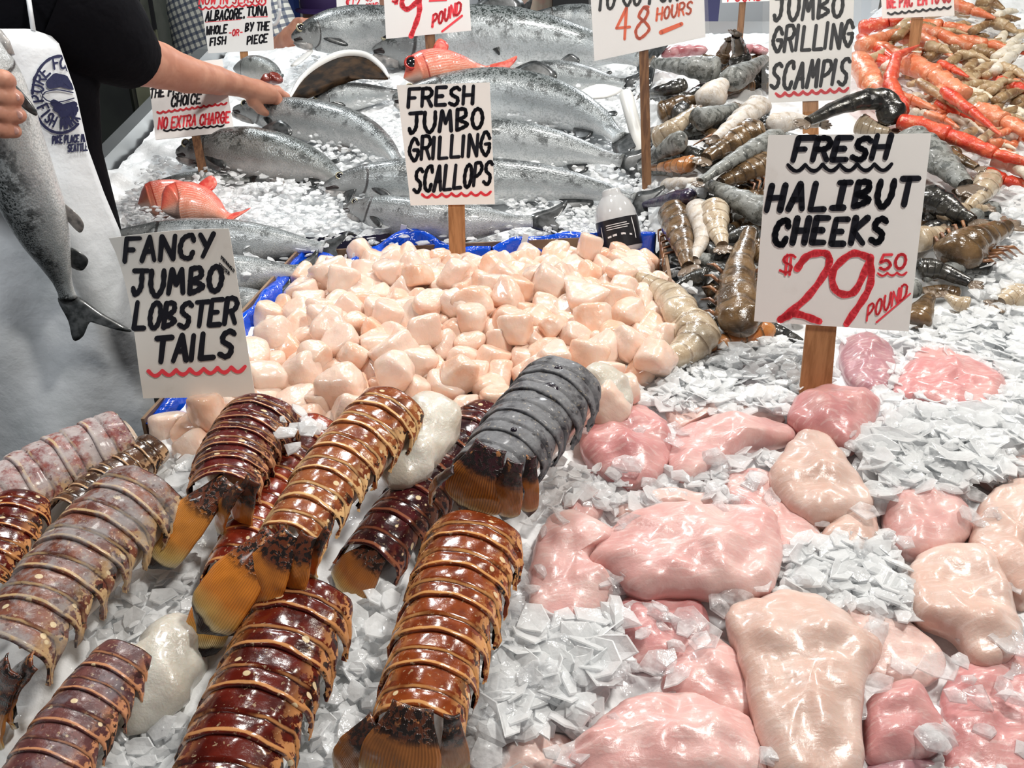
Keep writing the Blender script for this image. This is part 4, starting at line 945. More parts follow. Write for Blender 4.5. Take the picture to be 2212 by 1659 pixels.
def fish(P, hh, label, m='coho', name='salmon', prof=PROF, flip=False, thick=.50, tail=None, iris=None, fins=('dorsal', 'pelvic', 'anal', 'pectoral'), finm=None, tailm=None, jaw=True, facing=1.7, eye=.05, group='whole salmon on the ice', tail_len=.9, cat='fish', eyez=None, dors=None, N0=None, adip=True):
    """P: world points from snout to tail root along the flank; hh: half height in metres; dorsal side up in the picture unless flip"""
    NS = 61; S = [Vector(tuple(p)) for p in catmull([tuple(p) for p in P], NS)]; L = sum((b - a).length for a, b in zip(S, S[1:]))
    base = S[NS // 2].copy(); base.z = min(p.z for p in S) - hh * .4
    e = thing(name, base, label, cat, group); fm = FM.get(m, m) if isinstance(m, str) else m; fd = finm or fin_dark; ft = tailm or fd
    def frame(k):
        f = min(max(k, 0), 1) * (NS - 1); i = min(int(f), NS - 2); p = S[i].lerp(S[i + 1], f - i); t = (S[min(i + 3, NS - 1)] - S[max(i - 3, 0)]).normalized()
        n = N0 or (normal_at(p.x, p.y) + (CAM - p).normalized() * facing); n = (n - t * n.dot(t)).normalized(); d = n.cross(t)
        if d.dot(Vector((0, SP, CP))) < 0: d = -d
        if dors is not None and d.dot(dors) < 0: d = -d
        if flip: d = -d
        return p, t, n, d
    nv = 40; ks = np.concatenate([np.linspace(0, .24, 22), np.linspace(.26, 1, 36)]); V = []; UV = []
    for k in ks:
        p, t, n, d = frame(k); a = np.interp(k, prof[:, 0], prof[:, 1]) * hh; b = np.interp(k, prof[:, 0], prof[:, 2]) * hh; th = (a + b) * thick * (.75 + .25 * min(1, k / .15)) * (1 - .45 * sstep(.75, 1, k))
        if k == 0: th *= .8
        for j in range(nv):
            an = 6.2832 * j / nv; v = abs(((j / nv) * 2 + 1) % 2 - 1)
            h = a if math.cos(an) > 0 else b; gl = .205 - .22 * (v - .5) ** 2; puff = 1 + (.05 * sstep(gl - .06, gl - .004, k) * (1 if k < gl else 0)) * (1 if .15 < v < .9 else 0)
            V.append(p + d * (math.cos(an) * h) + n * (math.sin(an) * th * puff)); UV.append((k, v))
    nr = len(ks); V.append(frame(0)[0] - frame(0)[1] * hh * .06); UV.append((0, .5)); Fc = grid_faces(nr, nv, True) + [tuple(range((nr - 1) * nv, nr * nv))[::-1]] + [(nr * nv, (j + 1) % nv, j) for j in range(nv)]
    bo = mk('body', V, Fc, fm, e, uv=UV); bmfix_uv(bo)
    # eye
    def surf(k, v, lift=0):
        p, t, n, d = frame(k); a = np.interp(k, prof[:, 0], prof[:, 1]) * hh; b = np.interp(k, prof[:, 0], prof[:, 2]) * hh; th = (a + b) * thick * (.75 + .25 * min(1, k / .15)); an = math.pi * v
        h = a if math.cos(an) > 0 else b; return p + d * math.cos(an) * h + n * (math.sin(an) * th + lift), t, n, d
    if eye:
        q, t, n, d = surf(eyez or .075, .33); R = hh * eye * 2.9
        W, Fe = ICO3; mk('eye', [q + (t * w[0] + d * w[1] + n * w[2] * .45) * R for w in W], Fe, eye_m, e)
        V, Fe = lathe([(R * 1.28, -R * .1), (R * 1.18, R * .22), (R * .92, R * .3), (R * .9, -.1 * R)], q, n, 20); mk('iris_ring', V, Fe, iris or iris_m, e)
    if jaw:
        A, t, n, d = surf(.012, .93, 0); p0 = frame(0.0)[0]; V = []
        pts = [frame(.13)[0] - d * hh * .42, frame(.07)[0] - d * hh * .40, p0 + t * hh * .12 - d * hh * .30, p0 - t * hh * .02 - d * hh * .20]
        mk('lower_jaw', *tube(pts, [hh * .20, hh * .17, hh * .12, hh * .05], 12, up=d), jaw_m, e)
        pts = [frame(.085)[0] - d * hh * .22 + n * hh * .16, frame(.045)[0] - d * hh * .17 + n * hh * .20, p0 + t * hh * .03 - d * hh * .12 + n * hh * .05]; mk('mouth', *tube(pts, [hh * .07, hh * .075, hh * .05], 8, up=d), mouth_m, e)
    def fin(nm, k0, k1, side, ln, sweep, mm, off=0.0, lay=0.0):
        p0, t, n, d = frame(k0); p1, t1, n1, d1 = frame(k1); c = 1 if side > 0 else 2
        r0 = np.interp(k0, prof[:, 0], prof[:, c]) * hh * .93; r1 = np.interp(k1, prof[:, 0], prof[:, c]) * hh * .93; a = p0 + d * side * r0; b = p1 + d1 * side * r1; o = (d * side + n * lay).normalized()
        pts = [a, a.lerp(b, .25) + o * ln * .8 + t * ln * sweep * .5, a.lerp(b, .45) + o * ln + t * ln * sweep, a.lerp(b, .85) + o * ln * .55 + t * ln * sweep * 1.1, b + t * ln * .1, a.lerp(b, .5) - o * ln * .1]
        mk(nm, *plate(pts, hh * .022, n), mm, e)
    if 'dorsal' in fins: fin('dorsal_fin', .42, .55, 1, hh * .62, .5, fd)
    if adip and 'dorsal' in fins: fin('adipose_fin', .80, .83, 1, hh * .24, .9, fd)
    if 'pelvic' in fins: fin('pelvic_fin', .55, .60, -1, hh * .50, 1.1, fin_pale, lay=.5)
    if 'anal' in fins: fin('anal_fin', .73, .82, -1, hh * .50, .6, fd, lay=.2)
    if 'pectoral' in fins:
        q, t, n, d = surf(.225, .74, hh * .02); o = (t * .9 - d * .55 + n * .22).normalized(); w = d * hh * .14
        mk('pectoral_fin', *plate([q + w, q + o * hh * .55 + w * 1.1 + t * .1 * hh, q + o * hh * 1.0 + w * .2, q + o * hh * .75 - w * .9, q - w * .6], hh * .02, n), fd, e)
    if tail is not False:
        p, t, n, d = frame(1.0); h = np.interp(1, prof[:, 0], prof[:, 1]) * hh; tl = hh * tail_len
        if tail: td = tail
        else: td = t
        sp = hh * (.95 if prof is PROF else .85)
        pts = [p - td * hh * .08 + d * h * .95, p + td * tl * .55 + d * sp * .62, p + td * tl * 1.05 + d * sp * 1.0, p + td * tl * 1.0 + d * sp * .62, p + td * tl * .72 + d * .12 * sp, p + td * tl * .70 - d * .1 * sp,
               p + td * tl * 1.0 - d * sp * .62, p + td * tl * 1.05 - d * sp, p + td * tl * .5 - d * sp * .6, p - td * hh * .08 - d * h * .95]
        V, Fc = plate(pts, hh * .03, n, 5); mk('tail_fin', V, Fc, ft, e)
    return e
def bmfix_uv(o):
    import bmesh
    bm = bmesh.new(); bm.from_mesh(o.data); bmesh.ops.recalc_face_normals(bm, faces=bm.faces); bm.to_mesh(o.data); bm.free(); o.data.polygons.foreach_set('use_smooth', [True] * len(o.data.polygons))
def pfish(px, hpx, label, m='coho', off=.035, **k):
    offs = off if hasattr(off, '__len__') else [off] * len(px)
    P = [hit(x, y, o) for (x, y), o in zip(px, offs)]; return fish(P, 1.12 * hpx * px2m(P[len(P) // 2]), label, m, **k)
# the upper rows, farthest first
pfish([(1130, 42), (1230, 48), (1330, 55), (1420, 60)], 34, 'silver salmon at the very top above the biggest salmon', 'pale', .02, jaw=False, fins=())
pfish([(632, 82), (700, 72), (800, 62), (920, 62), (1040, 70)], 44, 'large-headed grey salmon at the top left, its snout at the background arm', 'coho', .10, fins=('pectoral',), eye=.055)
pfish([(806, 104), (890, 100), (1010, 90), (1150, 92), (1280, 108), (1390, 122)], 66, 'biggest spotted silver salmon, mouth open, under the red 9 sign', 'king', .06, fins=('dorsal',))
pfish([(1085, 168), (1180, 166), (1270, 172), (1350, 180)], 32, 'bluish salmon lying just below the biggest spotted one', 'coho', .035, jaw=False, fins=('dorsal', 'anal'), eye=0)
pfish([(672, 222), (730, 212), (800, 205), (880, 200)], 26, 'small salmon head poking from the ice left of the scallops sign', 'coho', .028, fins=('pectoral',))
pfish([(505, 236), (580, 246), (680, 262), (770, 285), (830, 318), (862, 352)], 42, 'salmon gripped at the head by the fishmonger, its body bending down', 'coho', .055, fins=('pectoral', 'pelvic'), flip=False)
pfish([(850, 214), (950, 205), (1080, 205), (1200, 226), (1290, 262), (1340, 300)], 52, 'arched silver salmon behind the scallops sign, dark tail bent down by the white rod', 'king', .05, tail_len=1.3, fins=('dorsal', 'anal', 'pelvic'))
pfish([(382, 330), (470, 326), (580, 336), (680, 360), (750, 396)], 50, 'broad salmon with dark back between the no extra charge sign and the scallops sign', 'dim', .045, fins=('dorsal', 'pectoral', 'pelvic', 'anal'))
pfish([(880, 305), (1000, 305), (1120, 312), (1240, 328), (1345, 348)], 46, 'dark-backed salmon in the second row right of the scallops sign', 'pale', .042, jaw=False, fins=('anal',), eye=0)
pfish([(702, 402), (780, 394), (880, 394), (1020, 392), (1160, 394), (1290, 412), (1370, 432)], 48, 'salmon with its whole head showing left of the scallops sign foot', 'coho', .045, fins=('pectoral', 'anal'), eye=.045)
pfish([(744, 448), (830, 462), (950, 480), (1060, 480), (1150, 478)], 44, 'lowest salmon behind the scallop box, its tail pointing at the bottle', 'pale', .035, fins=('pectoral',), eye=.04, tail_len=1.5)
pfish([(330, 398), (400, 392), (470, 386), (540, 388)], 17, 'small dark fish half sunk in ice behind the two red snappers', 'dim', .012, fins=(), eye=.06)
pfish([(240, 508), (380, 512), (520, 522), (620, 528), (700, 535)], 42, 'pale salmon right behind the lobster sign, below the two red snappers', 'pale', .03, fins=('pelvic',), eye=0, jaw=False)
pfish([(300, 592), (430, 596), (560, 592), (650, 582)], 42, 'silver salmon showing between the lobster sign and the box corner', 'pale', .02, fins=('anal',), eye=0, jaw=False)
pfish([(330, 668), (440, 660), (540, 650), (600, 640)], 34, 'silver salmon lowest beside the left wall of the scallop box', 'pale', .0, fins=(), eye=0, jaw=False)
# red snappers
def snapper_mat():
    g = G('snapper_skin'); u, v, _ = g.sep(g.co('UV')); n = g.noise(g.co(), 50, 3)
    c = g.ramp(g.M('ADD', v, g.M('MULTIPLY', g.M('SUBTRACT', n, .5), .3)), [(0, (.66, .06, .04)), (.3, (.72, .12, .08)), (.62, (.78, .27, .17)), (1, (.80, .40, .28))])
    st = g.M('SINE', g.M('MULTIPLY', g.M('ADD', g.M('ADD', v, g.M('MULTIPLY', u, .12)), g.M('MULTIPLY', n, .05)), 140)); c = g.mix(g.M('MULTIPLY', g.ss(st, -.4, .9), g.M('MULTIPLY', g.M('MULTIPLY', g.ss(u, .24, .34), g.ss(g.noise(g.co(), 70, 3), .3, .6)), .55)), c, (.86, .62, .52))
    c = g.mix(g.M('MULTIPLY', g.M('SUBTRACT', 1.0, g.ss(u, .16, .2)), g.ss(v, .5, .8)), c, (.75, .50, .42))
    c = g.mix(g.M('SUBTRACT', 1.0, g.ss(g.M('ABSOLUTE', g.M('SUBTRACT', u, .27)), .004, .012)), c, (.45, .06, .04))
    g.set(col=c, rough=.32, coat=.4, coatr=.12); g.bump(g.voro(g.vec(g.M('MULTIPLY', u, 60), g.M('MULTIPLY', v, 30)), 1.0), .3, .0012); return g.m
snap_m = snapper_mat(); snap_fin = mat('snapper_fin', (.62, .06, .05), rough=.35, col2=(.75, .2, .14), nscale=80)
snap_iris = mat('snapper_iris', (.45, .03, .02), rough=.2)
kw = dict(iris=snap_iris, name='red_snapper', prof=SNAP, finm=snap_fin, tailm=snap_fin, group='red snappers on the ice', jaw=False, adip=False, thick=.42)
pfish([(874, 168), (930, 152), (990, 146), (1058, 152)], 40, 'red snapper with big eye and raised tail, on top behind the scallops sign', snap_m, [.085, .095, .095, .09], eye=.10, eyez=.13, tail_len=1.15, fins=('dorsal',), **kw)
pfish([(300, 440), (345, 432), (400, 418), (440, 412)], 38, 'striped red snapper at the back, mostly covered by the front one', snap_m, .03, eye=0, fins=(), tail=False, **kw)
pfish([(350, 452), (400, 442), (450, 450), (494, 470)], 46, 'striped red snapper at the front with its crumpled tail towards the ice', snap_m, .055, eye=0, fins=('dorsal',), tail_len=.5, **kw)
# brown-edged flatfish standing on its side in the ice
flat_dark = mat('flatfish_brown_skin', (.008, .005, .003), rough=.7, col2=(.05, .026, .011), nscale=30, spec=.15, bump=(80, .3)); flat_white = mat('flatfish_white_skin', (.80, .80, .78), rough=.35, coat=.3)
O = [(622, 218), (648, 176), (690, 142), (738, 122), (788, 124), (822, 148), (838, 172), (800, 168), (752, 178), (704, 198), (660, 214)]
P = [hit(x, y, .05 + .05 * max(0, (200 - y) / 80)) for x, y in O]
fl = thing('flatfish', hit(740, 200, 0), 'arched brown flatfish with white edge, sticking out of the ice below the top salmon', 'fish')
V, Fc = plate(P, .012, (CAM - P[4]).normalized(), 4, .012); mk('brown_skin', V, Fc, flat_dark, fl)
q = [hit(x, y - 3, .055 + .05 * max(0, (200 - y) / 80)) + Vector((0, .012, .0)) for x, y in O[:7]]
mk('white_edge', *tube(catmull([tuple(p) for p in q], 30), [.004 + .007 * math.sin(3.1416 * i / 29) for i in range(30)], 8), flat_white, fl)
for poly, lab, mm in (([(628, 140), (668, 108), (676, 112), (660, 128), (640, 142)], 'pale pointed fin sticking up from the ice left of the top salmon', flat_white), ([(1248, 200), (1288, 182), (1326, 186), (1345, 196), (1310, 212), (1262, 214)], 'white curled fish fin lying below the bluish salmon', flat_white)):
    P = [hit(x, y, .07) for x, y in poly]; tag(mk('loose_fin', *plate(P, .006, (CAM - P[0]).normalized(), 4, .006), mm), lab, 'fish fin')
cut_red = mat('cut_fish_red', (.16, .02, .015), rough=.3, col2=(.28, .06, .04), nscale=60, coat=.5)
P = [hit(x, y, .06) for x, y in ((505, 148), (545, 150), (585, 158), (606, 166))]
e = fish(P, .036, 'dark cut fish with red gill flesh behind the fishmonger hand', 'dim', name='cut_fish', tail=False, fins=(), jaw=False, eye=0, group=None, facing=1.0)
P = [hit(x, y, .078) for x, y in ((562, 176), (588, 170), (606, 176))]; blob('gill_flesh', P, [.010, .019, .012], cut_red, e, 5, lump=.4, freq=90)
# ------------------------------------------------------------------ prawns
def prawn_mat(name, a, b, stripe, frost=.0, fc=(.62, .62, .60), rough=.22):
    g = G(name); u, v, _ = g.sep(g.co('UV')); ob = g.co(); r = g.rnd(); o2 = g.vec(*[g.M('ADD', x, g.M('MULTIPLY', r, 9.0)) for x in g.sep(ob)]); n = g.noise(o2, 38, 4)
    c = g.mix(g.ss(n, .35, .65), a, b); seg = g.M('FRACT', g.M('MULTIPLY', u, 6.0)); c = g.mix(g.M('MULTIPLY', g.M('SUBTRACT', 1.0, g.ss(seg, .0, .22)), .8), c, stripe)
    c = g.mix(g.M('MULTIPLY', g.ss(g.M('ABSOLUTE', g.M('SUBTRACT', v, .5)), .28, .42), .45), c, (.42, .32, .24))
    if frost: c = g.mix(g.M('MULTIPLY', g.ss(g.noise(o2, 75, 7, .72), .60 - .26 * frost, .70 - .26 * frost), frost), c, fc)
    g.set(col=c, rough=rough + (.35 if frost > .5 else 0), coat=.5 if frost < .5 else .1, coatr=.08, spec=.55); g.bump(g.M('ADD', g.noise(ob, 160, 3), g.M('MULTIPLY', g.noise(ob, 420, 2), .4)), .4, .002); return g.m
PM = {'grey': prawn_mat('prawn_shell_frosted_grey', (.05, .055, .05), (.13, .13, .115), (.015, .018, .018), .62, (.33, .34, .325)), 'dark': prawn_mat('prawn_shell_dark', (.012, .012, .012), (.045, .042, .035), (.006, .006, .007), .12),
      'brown': prawn_mat('prawn_shell_brown', (.07, .04, .018), (.19, .115, .055), (.03, .02, .012), .12), 'tan': prawn_mat('prawn_flesh_tan', (.42, .32, .21), (.60, .50, .37), (.22, .15, .09), .25, (.72, .68, .62)),
      'white': prawn_mat('prawn_frosted_white', (.44, .37, .30), (.60, .53, .45), (.32, .26, .20), .6, (.66, .64, .62)), 'orange': prawn_mat('prawn_shell_orange_striped', (.44, .15, .04), (.52, .24, .09), (.025, .03, .02), 0),
      'blue': prawn_mat('prawn_head_blue_black', (.012, .012, .05), (.05, .03, .06), (.006, .006, .01), .1)}
leg_m = mat('prawn_legs', (.34, .15, .06), rough=.3, col2=(.16, .07, .04), nscale=60, coat=.4)
def prawn(px, hw, shell, label, off=.03, group=None, fan=True, legs=False, bulge=1.0, name='prawn', cat='prawn', fanm=None):
    """px: centre line as seen, thick end first"""
    offs = off if hasattr(off, '__len__') else [off] * len(px)
    C = [hit(x, y, o) for (x, y), o in zip(px, offs)]; NS = 56; S = [Vector(tuple(p)) for p in catmull([tuple(c) for c in C], NS)]; W = hw * px2m(C[0])
    b = S[NS // 2].copy(); b.z = height(b.x, b.y); e = thing(name, b, label, cat, group or 'prawns in the heap'); V = []; UV = []; nv = 22
    fr = []
    for i, p in enumerate(S):
        k = i / (NS - 1); t = (S[min(i + 2, NS - 1)] - S[max(i - 2, 0)]).normalized(); n = normal_at(p.x, p.y) + (CAM - p).normalized() * .4; u = (n - t * n.dot(t)).normalized(); s = t.cross(u); fr.append((p, t, u, s))
        f = (k * 6) % 1; w = W * ((1 - (1 - min(1, k / .14)) ** 2.2) ** .5 if k < .14 else 1) * (1 - .62 * k ** 1.5) * (.955 + .05 * f) * (1 + .10 * bulge * math.sin(3.14 * min(1, k * 1.6))) + .0004
        for j in range(nv):
            a = 6.2832 * j / nv; q = p + s * (math.sin(a) * w) + u * (math.cos(a) * w * (.86 if math.cos(a) > 0 else .7)); q = q + (q - p) * (.14 * noise.noise(q * 55 + Vector((hw, 0, 0))))
            V.append(q); UV.append((k, abs(1 - 2 * ((j / nv + .5) % 1))  * .5 + (.0 if j < nv / 2 else .0)))
    UV = [(a, ((i % nv) / nv + .5) % 1) for i, (a, _) in enumerate(UV)]
    mk('body', V, grid_faces(NS, nv, True) + [tuple(range((NS - 1) * nv, NS * nv))[::-1]], PM[shell], e, uv=UV)
    if fan:
        p, t, u, s = fr[-1]
        for i, ang in enumerate((-.62, -.3, 0, .3, .62)):
            d = (t * math.cos(ang) + s * math.sin(ang)).normalized(); sd = d.cross(u); l = W * (1.25 - .25 * abs(ang)); w = W * .26; q = p - t * W * .1 - u * (.05 * W * (i % 2))
            mk('tail_blade', *plate([q + sd * w * .5, q + d * l * .6 + sd * w, q + d * l, q + d * l * .6 - sd * w, q - sd * w * .5], W * .035, u, 3), PM[fanm or ('dark' if shell in ('grey', 'white', 'dark', 'blue') else 'brown')], e, smooth=True)
    if legs:
        for k in range(10):
            p, t, u, s = fr[8 + k * 3]; sg = 1 if k % 2 else -1
            mk('leg', *tube([p + s * sg * W * .7 - u * W * .2, p + s * sg * W * 1.25 + u * W * .1 + t * W * .3, p + s * sg * W * 1.6 - u * W * .3 + t * W * .9], [W * .10, W * .08, W * .03], 6), leg_m, e)
    return e
D_, Bn = 'dark', 'brown'
PL = [
    ([(1558, 152), (1490, 146), (1412, 136)], 30, 'grey', 'frosted grey prawn at the top left of the heap, tail fan towards the tall stake', .055),
    ([(1486, 182), (1430, 196), (1384, 206)], 17, 'dark', 'black prawn tail jutting past the tall stake below the frosted one', .05),
    ([(1602, 150), (1596, 110), (1590, 78)], 24, 'dark', 'dark prawn standing upright at the top with its tail in the air', [.03, .07, .11]),
    ([(1556, 138), (1566, 110), (1574, 88)], 16, 'brown', 'brown prawn standing upright left of the dark upright one', [.03, .06, .09]),
    ([(1572, 180), (1610, 156), (1650, 128)], 30, 'grey', 'grey prawn with black back directly left of the scampis sign', .05),
    ([(1530, 222), (1545, 196), (1570, 176)], 32, 'white', 'white frosted prawn below the grey one left of the scampis sign', .045),
    ([(1500, 262), (1540, 250), (1588, 232)], 28, 'grey', 'greenish grey prawn in the left middle of the heap', .05),
    ([(1420, 306), (1455, 278), (1500, 240)], 28, 'tan', 'tan frosted prawn leaning up beside the tall stake', .045),
    ([(1480, 300), (1440, 322), (1406, 344)], 26, 'grey', 'grey prawn with narrow tail towards the foot of the tall stake', .055),
    ([(1502, 354), (1460, 358), (1410, 362)], 20, 'orange', 'orange segmented prawn low beside the tall stake', .03),
    ([(1640, 282), (1580, 308), (1525, 342)], 34, 'brown', 'shiny brown prawn left of the halibut sign top', .045),
    ([(1650, 222), (1600, 258), (1545, 300)], 26, 'white', 'long white frosted prawn running down left of the scampis sign foot', .06),
    ([(1690, 288), (1600, 336), (1512, 392)], 20, 'grey', 'long slim grey prawn ending left at the halibut sign', .065),
    ([(1655, 350), (1610, 372), (1556, 396)], 34, 'brown', 'amber brown prawn against the left edge of the halibut sign', .04),
    ([(1672, 470), (1600, 434), (1530, 398)], 34, 'grey', 'speckled grey prawn lying on ice left of the word halibut', .04),
    ([(1500, 424), (1445, 432), (1392, 442)], 20, 'blue', 'blue-black prawn head above the bottle', .04),
    ([(1448, 448), (1470, 510), (1486, 575)], 32, 'brown', 'brown prawn with pale ribbed underside right of the bottle', .035),
    ([(1540, 440), (1548, 490), (1560, 530)], 30, 'tan', 'tan prawn beside the ribbed brown one', .035),
    ([(1600, 718), (1592, 640), (1600, 570), (1620, 500)], 50, 'brown', 'large brown prawn with blue-black head at the left edge of the price sign', .04),
    ([(1478, 690), (1506, 730), (1470, 765), (1420, 780)], 46, 'tan', 'big pale tan prawn curled at the right edge of the scallop box', .03),
    ([(1480, 700), (1455, 650), (1420, 622), (1376, 598)], 40, 'tan', 'brown-backed prawn whose pointed tail rests on the box rim', .04),
    ([(1672, 708), (1600, 728), (1540, 745), (1490, 768)], 24, 'orange', 'orange prawn with black stripes below the price sign', .02),
    ([(1640, 708), (1690, 722), (1735, 742)], 20, 'dark', 'dark prawn leg end sticking out left of the price stake', .012),
    ([(1935, 268), (1905, 218), (1830, 226), (1745, 262)], 30, 'dark', 'long black arched prawn on top of the heap above the halibut sign', [.06, .09, .09, .075]),
    ([(1950, 300), (2020, 344), (2085, 400)], 42, 'grey', 'grey and white prawn right of the word fresh', .045),
    ([(1990, 420), (2040, 446), (2100, 478)], 34, 'dark', 'black prawn right of the word halibut', .04),
    ([(2050, 560), (2110, 520), (2175, 490)], 48, 'brown', 'large brown prawn right of the price sign beside the ice', .035),
    ([(1970, 520), (2005, 512), (2040, 500)], 32, 'tan', 'tan prawn touching the right edge of the price sign', .03),
    ([(1975, 580), (2030, 586), (2095, 612)], 26, 'dark', 'glossy black prawn below the large brown one', .03),
    ([(2095, 662), (2070, 655), (2045, 640)], 20, 'tan', 'small pale tan prawn on the ice below the glossy black one', .018),
    ([(1975, 700), (1992, 668), (2010, 640)], 30, 'brown', 'brown prawn at the lower right corner of the price sign', .022),
    ([(2222, 650), (2190, 640), (2160, 655)], 36, 'tan', 'tan prawn cut off by the right picture edge on the ice', .02),
    ([(1990, 320), (2050, 335), (2110, 362)], 20, 'brown', 'striped brown prawn lying under the lowest red crab leg', .05),
    ([(2000, 735), (2030, 730), (2056, 742)], 12, 'dark', 'tiny dark prawn tail in the ice under the price sign', .012),
    ([(1660, 272), (1715, 262), (1770, 268)], 24, 'white', 'white frosted prawn between the scampis and halibut signs', .055),
    ([(1850, 268), (1880, 276), (1920, 284)], 24, 'tan', 'tan prawn tucked under the long black arched one', .045),
    ([(2140, 380), (2120, 420), (2090, 450)], 26, 'tan', 'pale tan prawn at the foot of the crab legs', .035),
    ([(1500, 440), (1520, 500), (1500, 560)], 24, 'white', 'white ribbed prawn belly between the ribbed brown and tan prawns', .03),
    ([(1690, 470), (1720, 520), (1700, 600)], 46, 'grey', 'prawn behind the price sign', .02), ([(1420, 250), (1480, 225), (1530, 215)], 26, 'brown', 'reddish brown prawn in the shade below the frosted grey one', .02),
    ([(1430, 400), (1480, 395), (1540, 385)], 14, 'white', 'slim white frosted prawn on the ice strip above the blue-black head', .02), ([(2030, 470), (2080, 455), (2130, 450)], 22, 'tan', 'tan prawn end right of the black one', .03),
]
for px, hw, sh, lab, off in PL:
    if lab.startswith('prawn behind'): continue
    prawn(px, hw, sh, lab, off, legs=(sh in ('brown', 'blue') and hw > 30), fan=lab.find('head') < 0, fanm='orange' if sh == 'orange' else None)
rp = random.Random(77); PZ = [(1400, 215), (1560, 105), (1650, 120), (1660, 300), (1640, 480), (1640, 700), (1560, 730), (1480, 640), (1440, 560), (1500, 430), (1410, 380)]; PZ2 = [(1990, 330), (2080, 370), (2130, 470), (2080, 640), (2000, 690), (1975, 500)]
for poly, k in ((PZ, 78), (PZ2, 26), ([(1650, 300), (1960, 300), (1960, 680), (1650, 690)], 34)):
    while k > 0:
        x, y = rp.uniform(1390, 2140), rp.uniform(90, 740)
        if not inside((x, y), poly): continue
        a = rp.uniform(2.2, 3.6); l = rp.uniform(34, 52); w = rp.uniform(17, 25); dx, dy = math.cos(a) * l, -math.sin(a) * l * .75; k -= 1
        prawn([(x - dx, y - dy), (x, y - 6), (x + dx, y + dy)], w, rp.choice(['dark', 'dark', 'dark', 'brown', 'brown', 'grey']), 'dark or brown prawn deep in the heap, mostly covered by others', rp.uniform(-.004, .026), 'covered prawns in the heap', fan=False)
# ------------------------------------------------------------------ crab legs
def crab_mat(name, a, b, c3):
    g = G(name); ob = g.co(); r = g.rnd(); c = g.mix(g.ss(g.noise(ob, 32, 4), .35, .65), a, b); c = g.mix(g.M('MULTIPLY', g.ss(g.noise(ob, 75, 4), .58, .66), .7), c, c3)
    g.set(col=c, rough=.36, coat=.25, coatr=.2); g.bump(g.noise(ob, 110, 4), .6, .004); return g.m
crab_red = crab_mat('crab_shell_red', (.62, .045, .02), (.74, .12, .05), (.82, .36, .22)); crab_orange = crab_mat('crab_shell_orange', (.68, .16, .06), (.76, .30, .16), (.84, .56, .40))
crab_tan = crab_mat('crab_shell_tan', (.42, .28, .15), (.56, .42, .26), (.74, .66, .50)); crab_brown = crab_mat('crab_shell_brown', (.22, .12, .055), (.40, .26, .13), (.60, .48, .32)); crab_cream = crab_mat('crab_meat_cream', (.74, .66, .52), (.82, .76, .66), (.66, .52, .36))
def crab_leg(px, hw, m, label, off=.05, group='red crab legs', tip=True, name='crab_leg'):
    offs = off if hasattr(off, '__len__') else [off] * len(px)
    C = [hit(x, y, o) for (x, y), o in zip(px, offs)]; b = C[len(C) // 2].copy(); b.z = height(b.x, b.y); e = thing(name, b, label, 'crab leg', group); n = len(C) - 1; W = hw * px2m(C[0])
    for i in range(n):
        a, c = C[i], C[i + 1]; w0 = W * (1 - .22 * i); w1 = W * (1 - .22 * (i + 1)) * (.35 if (tip and i == n - 1) else .85); P = [a.lerp(c, k / 14) for k in range(15)]
        R = [(w0 + (w1 - w0) * k / 14) * (1 - .25 * math.exp(-((k - .5) / 1.4) ** 2) + .18 * math.exp(-((k - 12.5) / 1.3) ** 2) * (0 if tip and i == n - 1 else 1)) for k in range(15)]
        V, Fc = tube(P, R, 14, sy=.85); W2 = []
        for v in V[:-2]:
            s = noise.voronoi(v * 75)[0][0]; q = min(P, key=lambda p: (p - v).length_squared); W2.append(v + (v - q).normalized() * (W * .34 * max(0, .5 - s * 1.5)) + (v - q) * .22 * noise.noise(v * 60))
        mk('leg_segment', W2 + V[-2:], Fc, m, e)
    return e
crab_leg([(1945, 262), (2050, 292), (2150, 332), (2222, 352)], 26, crab_red, 'long red crab leg nearest the halibut sign', .065, tip=False)
crab_leg([(1948, 240), (1922, 178), (1936, 120), (1985, 98)], 22, crab_red, 'red crab claw bent upright, tip crossing the pack to go stake', [.06, .08, .09, .09])
crab_leg([(1950, 128), (2020, 165), (2085, 205)], 28, crab_orange, 'thick pinkish orange crab leg behind the bent claw', .06, tip=False)
crab_leg([(2040, 196), (2100, 240), (2162, 292)], 15, crab_red, 'thin dark red crab leg lying across the tan pieces', .08)
crab_leg([(2030, 136), (2060, 150), (2092, 166)], 12, crab_red, 'short red crab leg tip between the cream pieces', .07)
crab_leg([(1852, 130), (1880, 175), (1915, 212)], 30, crab_orange, 'orange crab leg against the right edge of the scampis sign', .045, tip=False)
crab_leg([(1860, 100), (1905, 84), (1960, 62)], 22, crab_orange, 'tan orange crab leg at the top beside the scampis sign', .05)
crab_leg([(2110, 236), (2170, 262), (2230, 290)], 26, crab_orange, 'orange crab leg running off the right picture edge', .055, tip=False)
crab_leg([(1985, 178), (2050, 218), (2112, 258)], 13, crab_brown, 'slim brown crab leg between two orange ones', .06)
crab_leg([(1856, 62), (1920, 46), (1990, 26)], 20, crab_red, 'red crab leg under the pack to go sign', .05)
crab_leg([(2050, 6), (2100, 22), (2150, 40)], 16, crab_orange, 'orange crab leg tip at the top right of the pack to go sign', .06)
crab_leg([(2120, 372), (2170, 388), (2225, 400)], 20, crab_red, 'red crab leg end low at the right edge above the ice', .03, tip=False)
crab_leg([(2150, 340), (2190, 352), (2230, 380)], 30, crab_cream, 'cream crab piece under the long red leg at the right edge', .05, tip=False)
r = random.Random(31); poly = [(1870, 70), (2075, -10), (2212, -10), (2222, 330), (2140, 320), (1990, 240), (1900, 215)]; cnt = 0
